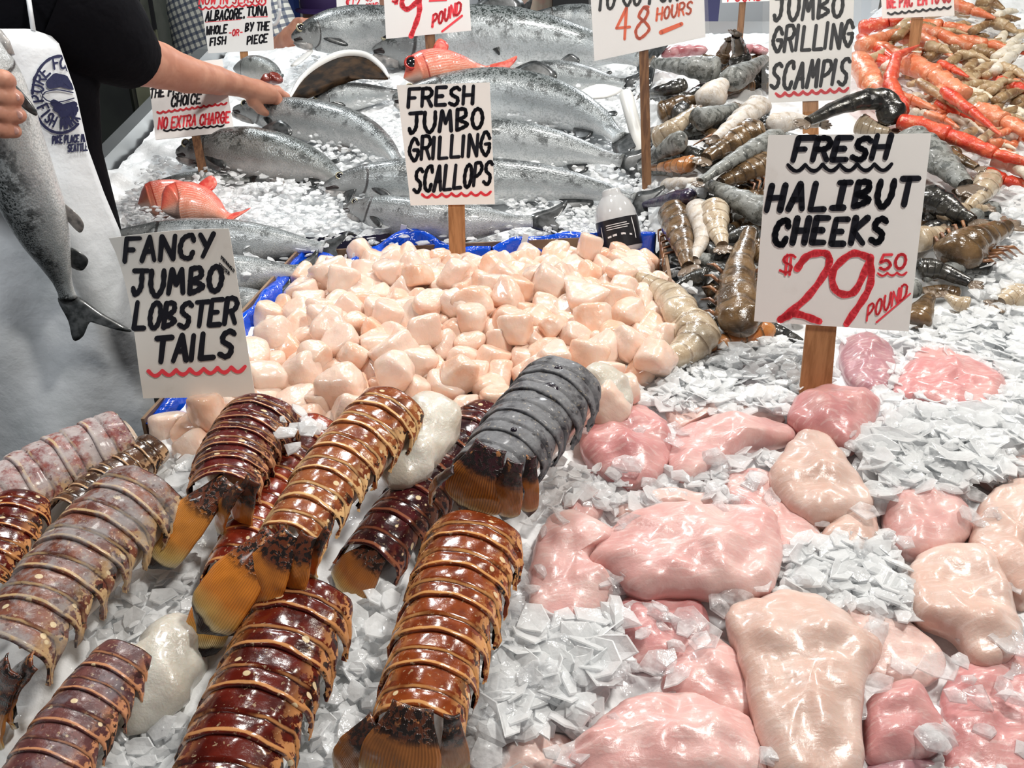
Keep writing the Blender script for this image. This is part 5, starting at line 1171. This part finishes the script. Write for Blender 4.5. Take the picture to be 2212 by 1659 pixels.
while cnt < 110:
    x, y = r.uniform(1860, 2222), r.uniform(-12, 330)
    if not inside((x, y), poly): continue
    tan_zone = y < 60 + (x - 1870) * .55; m = r.choice([crab_tan, crab_brown, crab_tan, crab_cream] if tan_zone else [crab_cream, crab_cream, crab_tan, crab_orange])
    a = r.uniform(-1.1, .6); l = r.uniform(26, 48) * (1 if y > 100 else .8); w = r.uniform(9, 17); dx, dy = math.cos(a) * l, math.sin(a) * l * .7
    crab_leg([(x - dx, y - dy), (x + dx * .2, y + dy * .2 - 5), (x + dx, y + dy)], w, m, 'short broken tan or cream crab leg piece heaped at the upper right', r.uniform(.02, .055), 'broken crab pieces at the upper right'); cnt += 1
cnt = 0
while cnt < 26:
    x, y = r.uniform(1856, 2222), r.uniform(60, 330)
    if not inside((x, y), poly) or y < 40 + (x - 1860) * .1: continue
    a = r.uniform(.1, .7); l = r.uniform(40, 75); w = r.uniform(11, 22); dx, dy = math.cos(a) * l, math.sin(a) * l * .8
    crab_leg([(x - dx, y - dy), (x, y - 4), (x + dx, y + dy)], w, r.choice([crab_orange, crab_red, crab_orange]), 'broken orange or red crab leg half buried among the tan pieces', r.uniform(.02, .05), 'buried orange crab legs', tip=r.random() < .5); cnt += 1
# octopus-pink and red bits behind the prawns
pk = mat('octopus_pink', (.42, .12, .14), rough=.3, col2=(.62, .34, .36), nscale=40, coat=.5)
for i, (px, w) in enumerate(((((1430, 118), (1470, 110), (1530, 108)), 15), (((1590, 118), (1620, 106), (1660, 112)), 13))):
    P = [hit(x, y, .05) for x, y in px]; tag(blob('octopus_tentacle', P, [w * px2m(P[0])] * 3, pk, None, i, lump=.3, freq=80), ['mauve octopus tentacle behind the frosted grey prawn', 'reddish octopus tentacle behind the upright dark prawn'][i], 'octopus')
# white plastic rod and the bottle
rod_m = mat('white_plastic_rod', (.80, .80, .77), rough=.35)
a, b = hit(1352, 205, .09), hit(1392, 352, .02); d = (b - a).normalized(); w = 15 * px2m(a)
V, Fc = tube([a - d * w * .3, a, a + d * .01, b], [w * .6, w * .95, w, w * .82], 18); tag(mk('plastic_rod', V, Fc, rod_m), 'thick white plastic rod leaning between the salmon tails and prawns', 'rod')
clear_m = G('bottle_plastic'); clear_m.set(col=(.80, .80, .80), rough=.1, trans=.25, spec=.6, coat=.6, coatr=.05, alpha=.75); clear_m = clear_m.m
f = hit(1345, 545, .01); ax = (at_y(1320, 415, f.y + .03) - f).normalized(); L = (at_y(1320, 415, f.y + .03) - f).length; R = 45 * px2m(f)
bt = thing('bottle', f, 'clear plastic bottle with black label, upside down behind the blue box rim', 'bottle')
mk('body', *lathe([(R * .9, 0), (R, L * .05), (R, L * .56), (R * .97, L * .66), (R * .82, L * .80), (R * .58, L * .91), (R * .46, L * .95), (R * .44, L * 1.02), (R * .36, L * 1.05), (.0005, L * 1.055)], f, ax, 28), clear_m, bt)
mk('label', *lathe([(R * 1.012, L * .08), (R * 1.014, L * .55)], f, ax, 36), mat('bottle_label_black', (.012, .012, .016), rough=.35), bt)
qd = ax.to_track_quat('Z', 'Y')
def cyl(x, y, lift=0):
    # label coordinates: x around (radians from the camera side), y along the bottle
    v = (CAM - f); v = (v - ax * v.dot(ax)).normalized(); s = ax.cross(v); return f + ax * (y * L) + (v * math.cos(x) + s * math.sin(x)) * (R * 1.014 + .0004 + lift)
lw = mat('label_print_white', (.78, .78, .80), rough=.4)
st = [[(a / 9 - .55, .46 - k * .035) for a in range(10 + (k % 2) * 1)] for k in range(3)]
mk('label_print', *join(ribbon(st, .012, cyl, 0), ribbon([[(-.55, .27), (-.2, .29), (.2, .29), (.6, .25)]], .03, cyl, 0), ribbon([[(.75, .5), (.78, .4), (.8, .3), (.8, .2)], [(-.85, .44), (-.86, .34), (-.86, .24)]], .05, cyl, 0)), lw, bt, smooth=False)
# ------------------------------------------------------------------ people
skin_m = mat('skin', (.46, .20, .13), rough=.5, col2=(.56, .27, .18), nscale=30, bump=(220, .12), sss=.15)
shirt_black = mat('black_tshirt', (.004, .004, .006), rough=.95, bump=(14, .4, .02), spec=.12); trousers_m = mat('dark_trousers', (.012, .014, .022), rough=.8); hair_m = mat('dark_hair', (.02, .012, .008), rough=.5)
g = G('apron_white'); g.set(col=g.mix(g.ss(g.noise(g.co(), 9, 4), .45, .75), (.84, .87, .90), (.70, .74, .76)), rough=.5); g.bump(g.M('ADD', g.noise(g.co(), 7, 3), g.M('MULTIPLY', g.noise(g.co(), 160, 2), .05)), .5, .02); apron_m = g.m
navy = mat('navy_print', (.012, .016, .07), rough=.5)
Yh = hit(592, 238, .075).y
A = at_y
def loft(sts, nv=36):
    """sts: (centre, half width vector, half depth vector)"""
    V = [c + w * math.cos(6.2832 * j / nv) + d * math.sin(6.2832 * j / nv) for c, w, d in sts for j in range(nv)]
    return V, grid_faces(len(sts), nv, True)
foot = Vector((-.92, 1.36, 0))
man = thing('person', foot, 'fishmonger in black t-shirt and white apron, holding one salmon and reaching for another', 'person')
YB = 1.40
right_edge = lambda py: float(np.interp(py, [-330, -120, 0, 100, 200, 330, 420, 500, 870, 1300], [60, 200, 235, 225, 205, 212, 232, 255, 318, 340]))
sts = []
for py, k in ((-150, .55), (-100, .9), (-20, 1), (80, .98), (200, .93), (330, .9), (480, .93), (650, 1), (800, 1.02)):
    R = A(right_edge(py), py, YB); hw = .205 * k; sts.append((R - Vector((hw, 0, 0)), Vector((hw, 0, 0)), Vector((0, .125 * k, 0))))
shoulder = A(190, 20, 1.40); cuffc = A(287, 127, 1.50)
slv = [A(120, 10, 1.40), A(190, 48, 1.42), A(240, 88, 1.455), A(268, 112, 1.48), A(286, 126, 1.50)]
sv, sf = tube(slv, [.115, .100, .078, .064, .056], 24, caps=False, up=Vector((0, 1, 0)))
sv2, sf2 = tube(slv[2:], [.072, .058, .050], 24, caps=False, up=Vector((0, 1, 0)))
lsh = A(-270, 30, 1.40); lsl = [A(-190, 10, 1.40), lsh, A(-330, 150, 1.34)]
lv, lf = tube(lsl, [.115, .095, .07], 24, caps=False, up=Vector((0, 1, 0)))
mk('shirt', *join(loft(sts), (sv, sf), (lv, lf)), shirt_black, man)
# body: right arm and hand, left arm and hand, trunk, neck and head as one mesh
Q = lambda x, y, dy=0.0: A(x, y, Yh + dy)
arm = [[(A(215, 70, 1.43), .062), (A(290, 126, 1.50), .0455), (A(345, 142, 1.57), .0405), (A(400, 160, 1.60), .0335), (A(470, 174, 1.70), .0270), (Q(524, 187, -.06), .0215), (Q(556, 197, -.03), .0235), (Q(580, 203, -.01), .0215)],
       [(Q(576, 206, -.01), .0125), (Q(597, 212, .0), .0115), (Q(607, 230, .0), .0105), (Q(601, 247, .0), .0085)],
       [(Q(575, 199, .01), .0120), (Q(602, 200, .03), .0108), (Q(617, 210, .035), .0095), (Q(622, 220, .035), .0075)],
       [(Q(572, 197, .025), .0115), (Q(598, 195, .06), .0102), (Q(611, 206, .065), .009), (Q(614, 220, .06), .0072)],
       [(Q(568, 198, .04), .0105), (Q(588, 198, .085), .0092), (Q(598, 210, .09), .0078), (Q(600, 222, .085), .0065)],
       [(Q(540, 200, -.045), .0135), (Q(546, 220, -.045), .0115), (Q(562, 236, -.03), .0100), (Q(574, 244, -.02), .0080)]]
m1 = limb(arm, .0034, .005)
lh = [[(A(-330, 150, 1.34), .05), (A(-250, 260, 1.24), .040), (A(-160, 262, 1.16), .030), (A(-110, 245, 1.13), .030), (A(-70, 228, 1.12), .030)]]
for y0, y1, xt, r0 in ((188, 172, 28, .0120), (212, 208, 44, .0125), (238, 246, 50, .0122), (262, 280, 42, .0108)):
    lh.append([(A(-62, y0, 1.115), r0 * 1.1), (A(-22, y1 - 2, 1.075), r0), (A(8, y1, 1.072), r0 * .98), (A(xt - 12, y1 + 3, 1.085), r0 * .88)])
lh.append([(A(-95, 205, 1.12), .015), (A(-70, 160, 1.14), .013), (A(-30, 135, 1.18), .011), (A(5, 130, 1.21), .009)])
m2 = limb(lh, .0034, .0035)
hd = A(0, -300, 1.38)
m3 = limb([[(A(60, 420, YB), .11), (A(30, 120, YB), .10), (A(10, -90, YB), .07), (A(0, -170, 1.39), .056), (hd + Vector((0, 0, -.02)), .07)], [(hd, .088), (hd + Vector((.02, -.02, .06)), .092)], [(hd + Vector((.035, -.05, -.06)), .045), (hd + Vector((.02, -.03, 0)), .07)],
           [(hd + Vector((.055, -.085, .03)), .012), (hd + Vector((.065, -.105, -.005)), .016)]], .012, .03)
fn_ = mk('body', *join(m1, m2, m3), skin_m, man); bmfix_uv(fn_)
nails = []
W, Fe = ICO3
for p, u in ((Q(600, 243, -.008), Vector((-.3, -.8, .3))),): nails.append(([p + Vector(w) * .005 for w in W], Fe))
for y1, xt in ((172, 28), (208, 44), (246, 50), (280, 42)):
    c = A(xt - 12, y1 + 2, 1.0775); nails.append(([c + Vector((w[0] * .0068, w[1] * .003, w[2] * .0055)) for w in W], Fe))
mk('fingernails', *join(*nails), mat('nail', (.72, .42, .36), rough=.25, coat=.3), man)
V, Fc = lathe([(.0005, .115), (.04, .108), (.075, .085), (.096, .045), (.1, .0), (.09, -.03)], hd + Vector((.01, .005, .05)), Vector((-.1, .25, 1)).normalized(), 24); mk('hair', V, Fc, hair_m, man)
for s in (-1, 1):
    hip = A(60, 780, YB) + Vector((s * .095 - .03, 0, 0)); V, Fc = tube([hip + Vector((0, 0, .06)), hip, Vector((hip.x, hip.y + .01, .45)), Vector((hip.x, hip.y + .02, .05))], [.12, .115, .085, .07], 20); mk('trouser_leg', V, Fc, trousers_m, man)
    V, Fc = lathe([(.0005, .0), (.055, .0), (.06, .03), (.05, .09), (.0005, .1)], Vector((hip.x, hip.y, 0)), Vector((0, 0, 1)), 18); V = [Vector((v.x, hip.y + (v.y - hip.y) * 2.0 - .06, v.z)) for v in V]; mk('boot', V, Fc, shirt_black, man)
# apron
EDG = [(62, 92), (90, 126), (200, 164), (320, 190), (420, 226), (500, 260), (700, 302), (880, 336), (1010, 352)]
edge = lambda py: float(np.interp(py, [a for a, _ in EDG], [b for _, b in EDG]))
def apr(px, py, lift=0.0):
    px = min(px, edge(py) - 2.0) if lift else px
    q = (px - (edge(py) - 190)) / 190.0; y = 1.240 + (.06 if q > 0 else .004) * max(-1.6, q) ** 2 + .006 * math.sin(px / 33.0 + py / 140.0) * sstep(350, 800, py) + .010 * math.sin((px * 1.0 - py * .42) / 40.0) * sstep(330, 600, py)
    p = A(px, py, y - .0); return p + (CAM - p).normalized() * lift
V = []; nu, nvv = 60, 40
for i in range(nu):
    py = 62 + (1010 - 62) * i / (nu - 1)
    for j in range(nvv):
        px = -270 + (edge(py) + 270) * j / (nvv - 1); t = py + (7 if i == 0 else 0) * 0; V.append(apr(px, py + (10 * sstep(60, 100, px) if i == 0 else 0)))
ap = mk('apron', V, grid_faces(nu, nvv), apron_m, man); s = ap.modifiers.new('solid', 'SOLIDIFY'); s.thickness = .002; s.offset = 1
mk('apron_strap', *tube([apr(72, 66), A(62, 0, 1.30), A(40, -110, 1.36)], [.0035] * 3, 8), apron_m, man)
ring = [(130 + 60 * math.cos(a), 205 - 84 * math.sin(a)) for a in np.linspace(math.radians(200), math.radians(62), 26)]
ringb = [(130 + 60 * math.cos(a), 205 - 82 * math.sin(a)) for a in np.linspace(math.radians(208), math.radians(310), 26)]
L1 = ribbon([[(x, y) for x, y in ring if x < 150][4:]], 6, apr, .003); L2 = ribbon([[(x, y) for x, y in ringb]], 6, apr, .003)
L3 = ribbon(arc_strokes('PURE FOOD', 130, 205, 50, 70, 195, 38, 24), 4.5, apr, .0034); L4 = ribbon(arc_strokes('FISH MARK', 134, 205, 46, 62, 200, 318, 22, flip=True), 4.5, apr, .0034)
blobs = ribbon([[(106, 178), (120, 166), (140, 170), (156, 186)], [(108, 184), (130, 180), (158, 188)], [(116, 222), (135, 232), (160, 226)], [(122, 234), (142, 246), (164, 236)], [(134, 246), (160, 244)]], 15, apr, .003)
fishl = ribbon([catmull([(92, 206), (100, 198), (125, 194), (158, 200)], 12), catmull([(92, 208), (104, 218), (130, 220), (160, 212)], 12), [(92, 206), (88, 196)], [(92, 208), (90, 218)]], 2.5, apr, .0045)
L5 = ribbon(T('PIKE PLACE MARKET', 114, 310, 216, 304, 16, .02, wide=.66), 3.2, apr, .003); L6 = ribbon(T('SEATTLE WA.', 147, 328, 212, 322, 16, .02, wide=.66), 3.2, apr, .003)
mk('apron_print', *join(L1, L2, L3, L4, blobs, fishl, L5, L6), navy, man, smooth=False)
# the salmon in his left hand
HP_ = [A(-32, 60, 1.16), A(-10, 160, 1.15), A(28, 330, 1.16), A(85, 480, 1.18), A(122, 570, 1.19), A(148, 645, 1.195)]
fish(HP_, .0455, 'salmon hanging tail down from the fishmonger hand in front of his apron', FM['coho'], tail=Vector((.55, 0, -.83)).normalized(), N0=Vector((.35, -1, .15)).normalized(), dors=Vector((-1, 0, -.2)), fins=('pelvic', 'anal', 'pectoral'), tail_len=1.55, group=None, eye=.05)
# background people
plaid = G('plaid_shirt'); u_, v_, w_ = plaid.sep(plaid.co()); ba = lambda s, k: plaid.ss(plaid.M('SINE', plaid.M('MULTIPLY', s, k)), .1, .4)
c_ = plaid.mix(plaid.M('MULTIPLY', ba(plaid.M('ADD', u_, plaid.M('MULTIPLY', w_, .3)), 260), .75), (.70, .70, .64), (.03, .05, .11)); c_ = plaid.mix(plaid.M('MULTIPLY', ba(plaid.M('SUBTRACT', w_, plaid.M('MULTIPLY', u_, .3)), 260), .75), c_, (.03, .05, .11)); plaid.set(col=c_, rough=.8); plaid = plaid.m
YP = 3.0
p2 = thing('person', A(500, 60, YP + .05) * 1.0, 'person in blue and white plaid shirt behind the albacore sign, reaching over the salmon', 'person'); p2.location.z = 0
st2 = [(A(x, y, YP + .08), Vector((w, 0, 0)), Vector((0, .13, 0))) for x, y, w in ((490, -90, .12), (490, -60, .2), (485, 20, .20), (490, 90, .19), (500, 170, .20), (500, 300, .21))]
slp = tube([A(540, -30, YP), A(585, 50, YP - .05), A(590, 120, YP - .10), A(575, 150, YP - .15)], [.10, .085, .075, .062], 20, caps=False, up=Vector((0, 1, 0)))
mk('shirt', *join(loft(st2), slp), plaid, p2)
h2 = A(500, -215, YP)
b2 = limb([[(A(580, 140, YP - .12), .05), (A(606, 112, YP - .2), .045), (A(632, 84, YP - .28), .036), (A(648, 66, YP - .31), .032)], [(A(648, 66, YP - .31), .018), (A(668, 56, YP - .33), .014), (A(684, 50, YP - .34), .010)],
           [(A(646, 62, YP - .31), .018), (A(660, 60, YP - .35), .013), (A(676, 62, YP - .36), .010)], [(A(640, 66, YP - .31), .018), (A(655, 52, YP - .30), .014), (A(672, 45, YP - .30), .010)],
           [(A(645, 70, YP - .32), .017), (A(660, 70, YP - .36), .012), (A(672, 76, YP - .37), .009)], [(A(638, 62, YP - .3), .018), (A(644, 50, YP - .32), .013), (A(652, 44, YP - .34), .010)]], .006, .012)
b3 = limb([[(A(495, -20, YP + .08), .09), (A(498, -110, YP + .05), .06), (h2, .085)], [(h2, .09), (h2 + Vector((.01, -.03, .05)), .09)], [(h2 + Vector((.03, -.09, -.01)), .018), (h2 + Vector((.03, -.07, -.06)), .04)]], .014, .03)
bo = mk('body', *join(b2, b3), skin_m, p2); bmfix_uv(bo)
legs2 = [tube([A(500, 290, YP + .08) + Vector((s * .1, 0, .1)), A(500, 290, YP + .08) + Vector((s * .1, 0, -.3)), Vector((A(500, 290, YP).x + s * .1, YP + .1, .02))], [.11, .09, .07], 14) for s in (-1, 1)]; mk('trousers', *join(*legs2), trousers_m, p2)
YC = 3.9
p3 = thing('person', A(700, 60, YC), 'person in a purple cap and blue jacket at the back under the $12 sign', 'person'); p3.location.z = 0
jack = mat('blue_jacket', (.02, .03, .14), rough=.7); capm = mat('purple_cap', (.035, .012, .09), rough=.7); hc3 = A(700, 36, YC)
mk('jacket', *loft([(hc3 + Vector((0, .03, -.16)), Vector((.07, 0, 0)), Vector((0, .07, 0))), (hc3 + Vector((0, .05, -.22)), Vector((.21, 0, 0)), Vector((0, .12, 0))), (hc3 + Vector((0, .05, -.5)), Vector((.23, 0, 0)), Vector((0, .14, 0))), (hc3 + Vector((0, .05, -.85)), Vector((.22, 0, 0)), Vector((0, .14, 0)))]), jack, p3)
bo = mk('body', *limb([[(hc3 + Vector((0, .04, -.22)), .06), (hc3 + Vector((0, .02, -.1)), .055), (hc3, .085)], [(hc3, .088), (hc3 + Vector((0, 0, .04)), .09)], [(hc3 + Vector((-.02, -.10, -.02)), .016), (hc3 + Vector((-.02, -.095, .01)), .012)], [(hc3 + Vector((-.01, -.06, -.07)), .04), (hc3, .07)]], .011, .025), skin_m, p3); bmfix_uv(bo)
V1 = lathe([(.1, .0), (.101, .03), (.092, .07), (.06, .1), (.0005, .112)], hc3 + Vector((0, 0, .03)), Vector((0, -.12, 1)).normalized(), 24); br = plate([hc3 + Vector(v) for v in ((-.09, -.05, .035), (-.085, -.14, .015), (-.0, -.19, .005), (.085, -.14, .015), (.09, -.05, .035))], .004, Vector((0, -.2, 1)).normalized())
mk('cap', *join(V1, br), capm, p3)
V, Fc = tube([hc3 + Vector((0, .06, -.8)), Vector((hc3.x, YC + .06, .02))], [.17, .12], 16); mk('trousers', V, Fc, trousers_m, p3)
YD = 4.2; hc4 = A(816, 26, YD)
p4 = thing('person', hc4, 'dark-haired person far back, head just left of the red 9 sign', 'person'); p4.location.z = 0
bo = mk('body', *limb([[(hc4 + Vector((0, .02, -.25)), .06), (hc4, .08)], [(hc4, .085), (hc4 + Vector((0, 0, .04)), .085)], [(hc4 + Vector((0, -.09, -.01)), .016), (hc4 + Vector((0, -.05, -.06)), .04)]], .012, .03), skin_m, p4); bmfix_uv(bo)
V, Fc = lathe([(.085, -.06), (.1, .0), (.095, .05), (.06, .1), (.0005, .112)], hc4 + Vector((0, .02, .03)), Vector((0, .1, 1)).normalized(), 24); mk('hair', V, Fc, hair_m, p4)
mk('jacket', *loft([(hc4 + Vector((0, .03, -.16)), Vector((.07, 0, 0)), Vector((0, .07, 0))), (hc4 + Vector((0, .03, -.22)), Vector((.2, 0, 0)), Vector((0, .12, 0))), (hc4 + Vector((0, .03, -.9)), Vector((.2, 0, 0)), Vector((0, .13, 0))), (Vector((hc4.x, YD, .02)), Vector((.15, 0, 0)), Vector((0, .12, 0)))]), shirt_black, p4)
# ------------------------------------------------------------------ behind the stall
def pbox(name, x0, y0, x1, y1, Y, dep, m, parent=None, floor=False):
    """a box whose front face, at distance Y, spans the given picture rectangle"""
    a, b = A(x0, y0, Y), A(x1, y1, Y); V, Fc = box(a.x, b.x, Y, Y + dep, 0.0 if floor else b.z, a.z); return mk(name, V, Fc, m, parent, smooth=False)
blackglass = mat('dark_glass', (.006, .008, .007), rough=.12, coat=.6, col2=(.02, .026, .02), nscale=5); frame_m = mat('cooler_frame', (.10, .11, .09), rough=.4, col2=(.15, .155, .13), nscale=12); green_panel = mat('greenish_cabinet', (.16, .17, .11), rough=.45, col2=(.22, .23, .16), nscale=8)
white_p = mat('white_panel', (.68, .70, .72), rough=.4); lav = mat('lavender_bag', (.62, .62, .78), rough=.5); navy_p = mat('navy_post', (.05, .05, .14), rough=.5); black_p = mat('black_panel', (.006, .006, .008), rough=.5)
blue_p = mat('blue_crate_plastic', (.04, .08, .32), rough=.4); cream_p = mat('cream_packaging', (.62, .52, .40), rough=.5, col2=(.7, .34, .28), nscale=14)
def glow(name, col, s): g = G(name); g.set(col=col, ecol=col + (1,), emit=s, rough=.4); return g.m
e = thing('drinks_cooler', A(270, 300, 2.9) * 1.0, 'tall dark cooler with black glass door behind the fishmonger arm', 'cooler'); e.location.z = 0
pbox('cabinet', 60, -160, 352, 430, 2.95, .5, frame_m, e, True); pbox('glass_door', 78, 66, 330, 470, 2.93, .02, blackglass, e); pbox('header_panel', 196, 14, 312, 58, 2.93, .02, green_panel, e); pbox('door_trim', 332, 60, 344, 470, 2.925, .025, green_panel, e)
pbox('dark_stripe', 292, -40, 304, 64, 2.92, .01, black_p, e); pbox('dark_stripe', 320, -40, 330, 64, 2.92, .01, black_p, e)
# tub with red fish pieces on a small side table left of the rim
tp = A(372, 352, 2.35); tb = thing('side_table', (tp.x, 2.45, 0), 'small steel table behind the no extra charge sign', 'table'); V, Fc = box(tp.x - .1, tp.x + .06, 2.3, 2.6, tp.z - .02, tp.z); mk('table_top', V, Fc, steel, tb, smooth=False)
for sx in (-.09, .05):
    for yy in (2.31, 2.59): mk('leg', *tube([Vector((tp.x + sx, yy, tp.z - .02)), Vector((tp.x + sx, yy, 0))], [.012, .012], 10), steel, tb)
tu = thing('tub', (tp.x - .015, 2.4, tp.z), 'white plastic tub of red fish pieces behind the no extra charge sign', 'tub'); c = Vector((tp.x - .015, 2.4, tp.z)); V, Fc = lathe([(.0005, .004), (.04, .004), (.052, .055), (.056, .057), (.054, .06), (.048, .056), (.04, .03), (.0005, .03)], c, Vector((0, 0, 1)), 24); mk('shell', V, Fc, white_p, tu)
for i in range(3): tag(blob('fish_piece', [c + Vector((-.02 + .018 * i, -.01 + .01 * i, .055)), c + Vector((-.008 + .018 * i, .0, .07 + .008 * (i == 0))), c + Vector((.004 + .018 * i, .01, .056))], [.010, .015, .010], cut_red, None, i), 'dark red fish piece piled in the white tub', 'fish piece', 'fish pieces in the tub')
def simple(name, rect, Y, dep, m, label, cat, floor=False): return tag(pbox(name, *rect, Y, dep, m, None, floor), label, cat)
e = thing('lit_screen', A(332, 22, 4.6), 'glowing blue-white screen at the back left of the albacore sign', 'screen'); e.location.z = 0
pbox('casing', 304, -4, 360, 42, 4.62, .06, black_p, e); pbox('screen', 310, 2, 354, 36, 4.61, .008, glow('screen_glow', (.75, .85, 1.0), 3.0), e); pbox('stand', 326, 40, 336, 60, 4.64, .03, black_p, e, True)
simple('fridge', (374, -60, 424, 60), 4.4, .5, white_p, 'pale upright fridge far back left of the albacore sign', 'fridge', True)
e = thing('wall_shelf', A(330, 55, 4.9), 'low green-white counter far behind the cooler with a lamp on it', 'counter'); e.location.z = 0; pbox('body', 300, 44, 385, 70, 4.9, .4, green_panel, e, True); pbox('edge', 298, 40, 388, 46, 4.88, .44, white_p, e)
ov = [A(592 + 12 * math.cos(a), 18 + 34 * math.sin(a), 2.75) for a in np.linspace(0, 6.283, 33)]
lp = thing('scale_hanger', A(592, 18, 2.75), 'pale oval wire hanger right of the albacore sign', 'hanger'); mk('loop', *tube(ov, [.006] * 33, 8, up=Vector((0, 1, 0))), white_p, lp); mk('rod', *tube([A(592, -16, 2.75), A(592, -120, 2.75), Vector((A(592, 0, 2.75).x, 2.75, 3.4))], [.004] * 3, 8, up=Vector((0, 1, 0))), white_p, lp)
for rect, Y, m, lab, cat, nm in (((600, -30, 640, 62), 4.9, blue_p, 'tall blue cabinet far back beside the oval wire hanger', 'cabinet', 'blue_cabinet'), ((640, -60, 660, 40), 5.2, white_p, 'narrow white post far back left of the purple cap', 'post', 'white_post'),
    ((740, -40, 800, 50), 5.3, blue_p, 'blue cabinet far back right of the purple cap', 'cabinet', 'blue_cabinet'), ((1008, -40, 1032, 48), 4.0, white_p, 'white price board right of the red 9 sign', 'board', 'price_board'), ((1036, -30, 1078, 34), 3.8, lav, 'lavender white bag on the shelf behind the salmon', 'bag', 'bag'),
    ((1084, -60, 1100, 40), 4.2, navy_p, 'dark narrow post right of the lavender bag', 'post', 'dark_post'), ((1102, -60, 1192, 36), 4.4, cream_p, 'cream and pink packages behind the raised salmon tail', 'package', 'package_stack'), ((1196, -80, 1290, 40), 4.3, black_p, 'black cabinet left of the 48 hours sign', 'cabinet', 'black_cabinet'),
    ((1548, -80, 1680, 60), 4.5, white_p, 'big white panel behind the small sign on a brown stake', 'panel', 'white_hoarding'), ((1526, -90, 1549, 70), 3.6, navy_p, 'dark blue post right of the 48 hours sign', 'post', 'blue_post'), ((1850, -80, 1896, 26), 3.9, white_p, 'white board right of the scampis sign top', 'board', 'white_board')):
    simple(nm, rect, Y, .12, m, lab, cat, True)
pbox('back_rail', 1505, 46, 1690, 80, 3.22, .04, steel, ctr)
# tail of the topmost salmon standing up
P = [A(x, y, 2.62) for x, y in ((1108, 44), (1112, 22), (1104, -4), (1122, 2), (1132, 10), (1150, -6), (1146, 18), (1136, 44))]; tag(mk('raised_salmon_tail', *plate(P, .004, Vector((0, -1, .2)).normalized(), 4), fin_dark), 'dark raised salmon tail above the biggest spotted salmon', 'fish tail')
# hanging lamps of the hall; the second is added for the apron fill
lamp_glow = glow('lamp_glow', (1.0, .93, .80), 12.0)
shade_m = mat('lamp_shade_metal', (.08, .16, .10), rough=.35)
for i, (x, y, z) in enumerate(((.65, .45, 2.62), (-1.1, .35, 2.62), (-.35, 1.35, 2.72), (.25, 1.9, 2.82), (1.5, 1.7, 2.82), (-.9, 2.6, 2.92), (.8, 3.6, 2.92))):
    c = Vector((x, y, z)); e = thing('hanging_lamp', c, 'green metal hanging lamp over the stall', 'lamp', 'hanging lamps over the stall'); mk('lamp_shade', *lathe([(.19, -.06), (.185, -.055), (.10, .03), (.04, .06), (.03, .10)], c, Vector((0, 0, 1)), 28), shade_m, e)
    mk('bulb', *lathe([(.0005, -.055), (.025, -.045), (.032, -.02), (.02, .02), (.015, .05)], c, Vector((0, 0, 1)), 16), lamp_glow, e); mk('cord', *tube([c + Vector((0, 0, .09)), Vector((x, y, 3.4))], [.004, .004], 8), black_p, e)
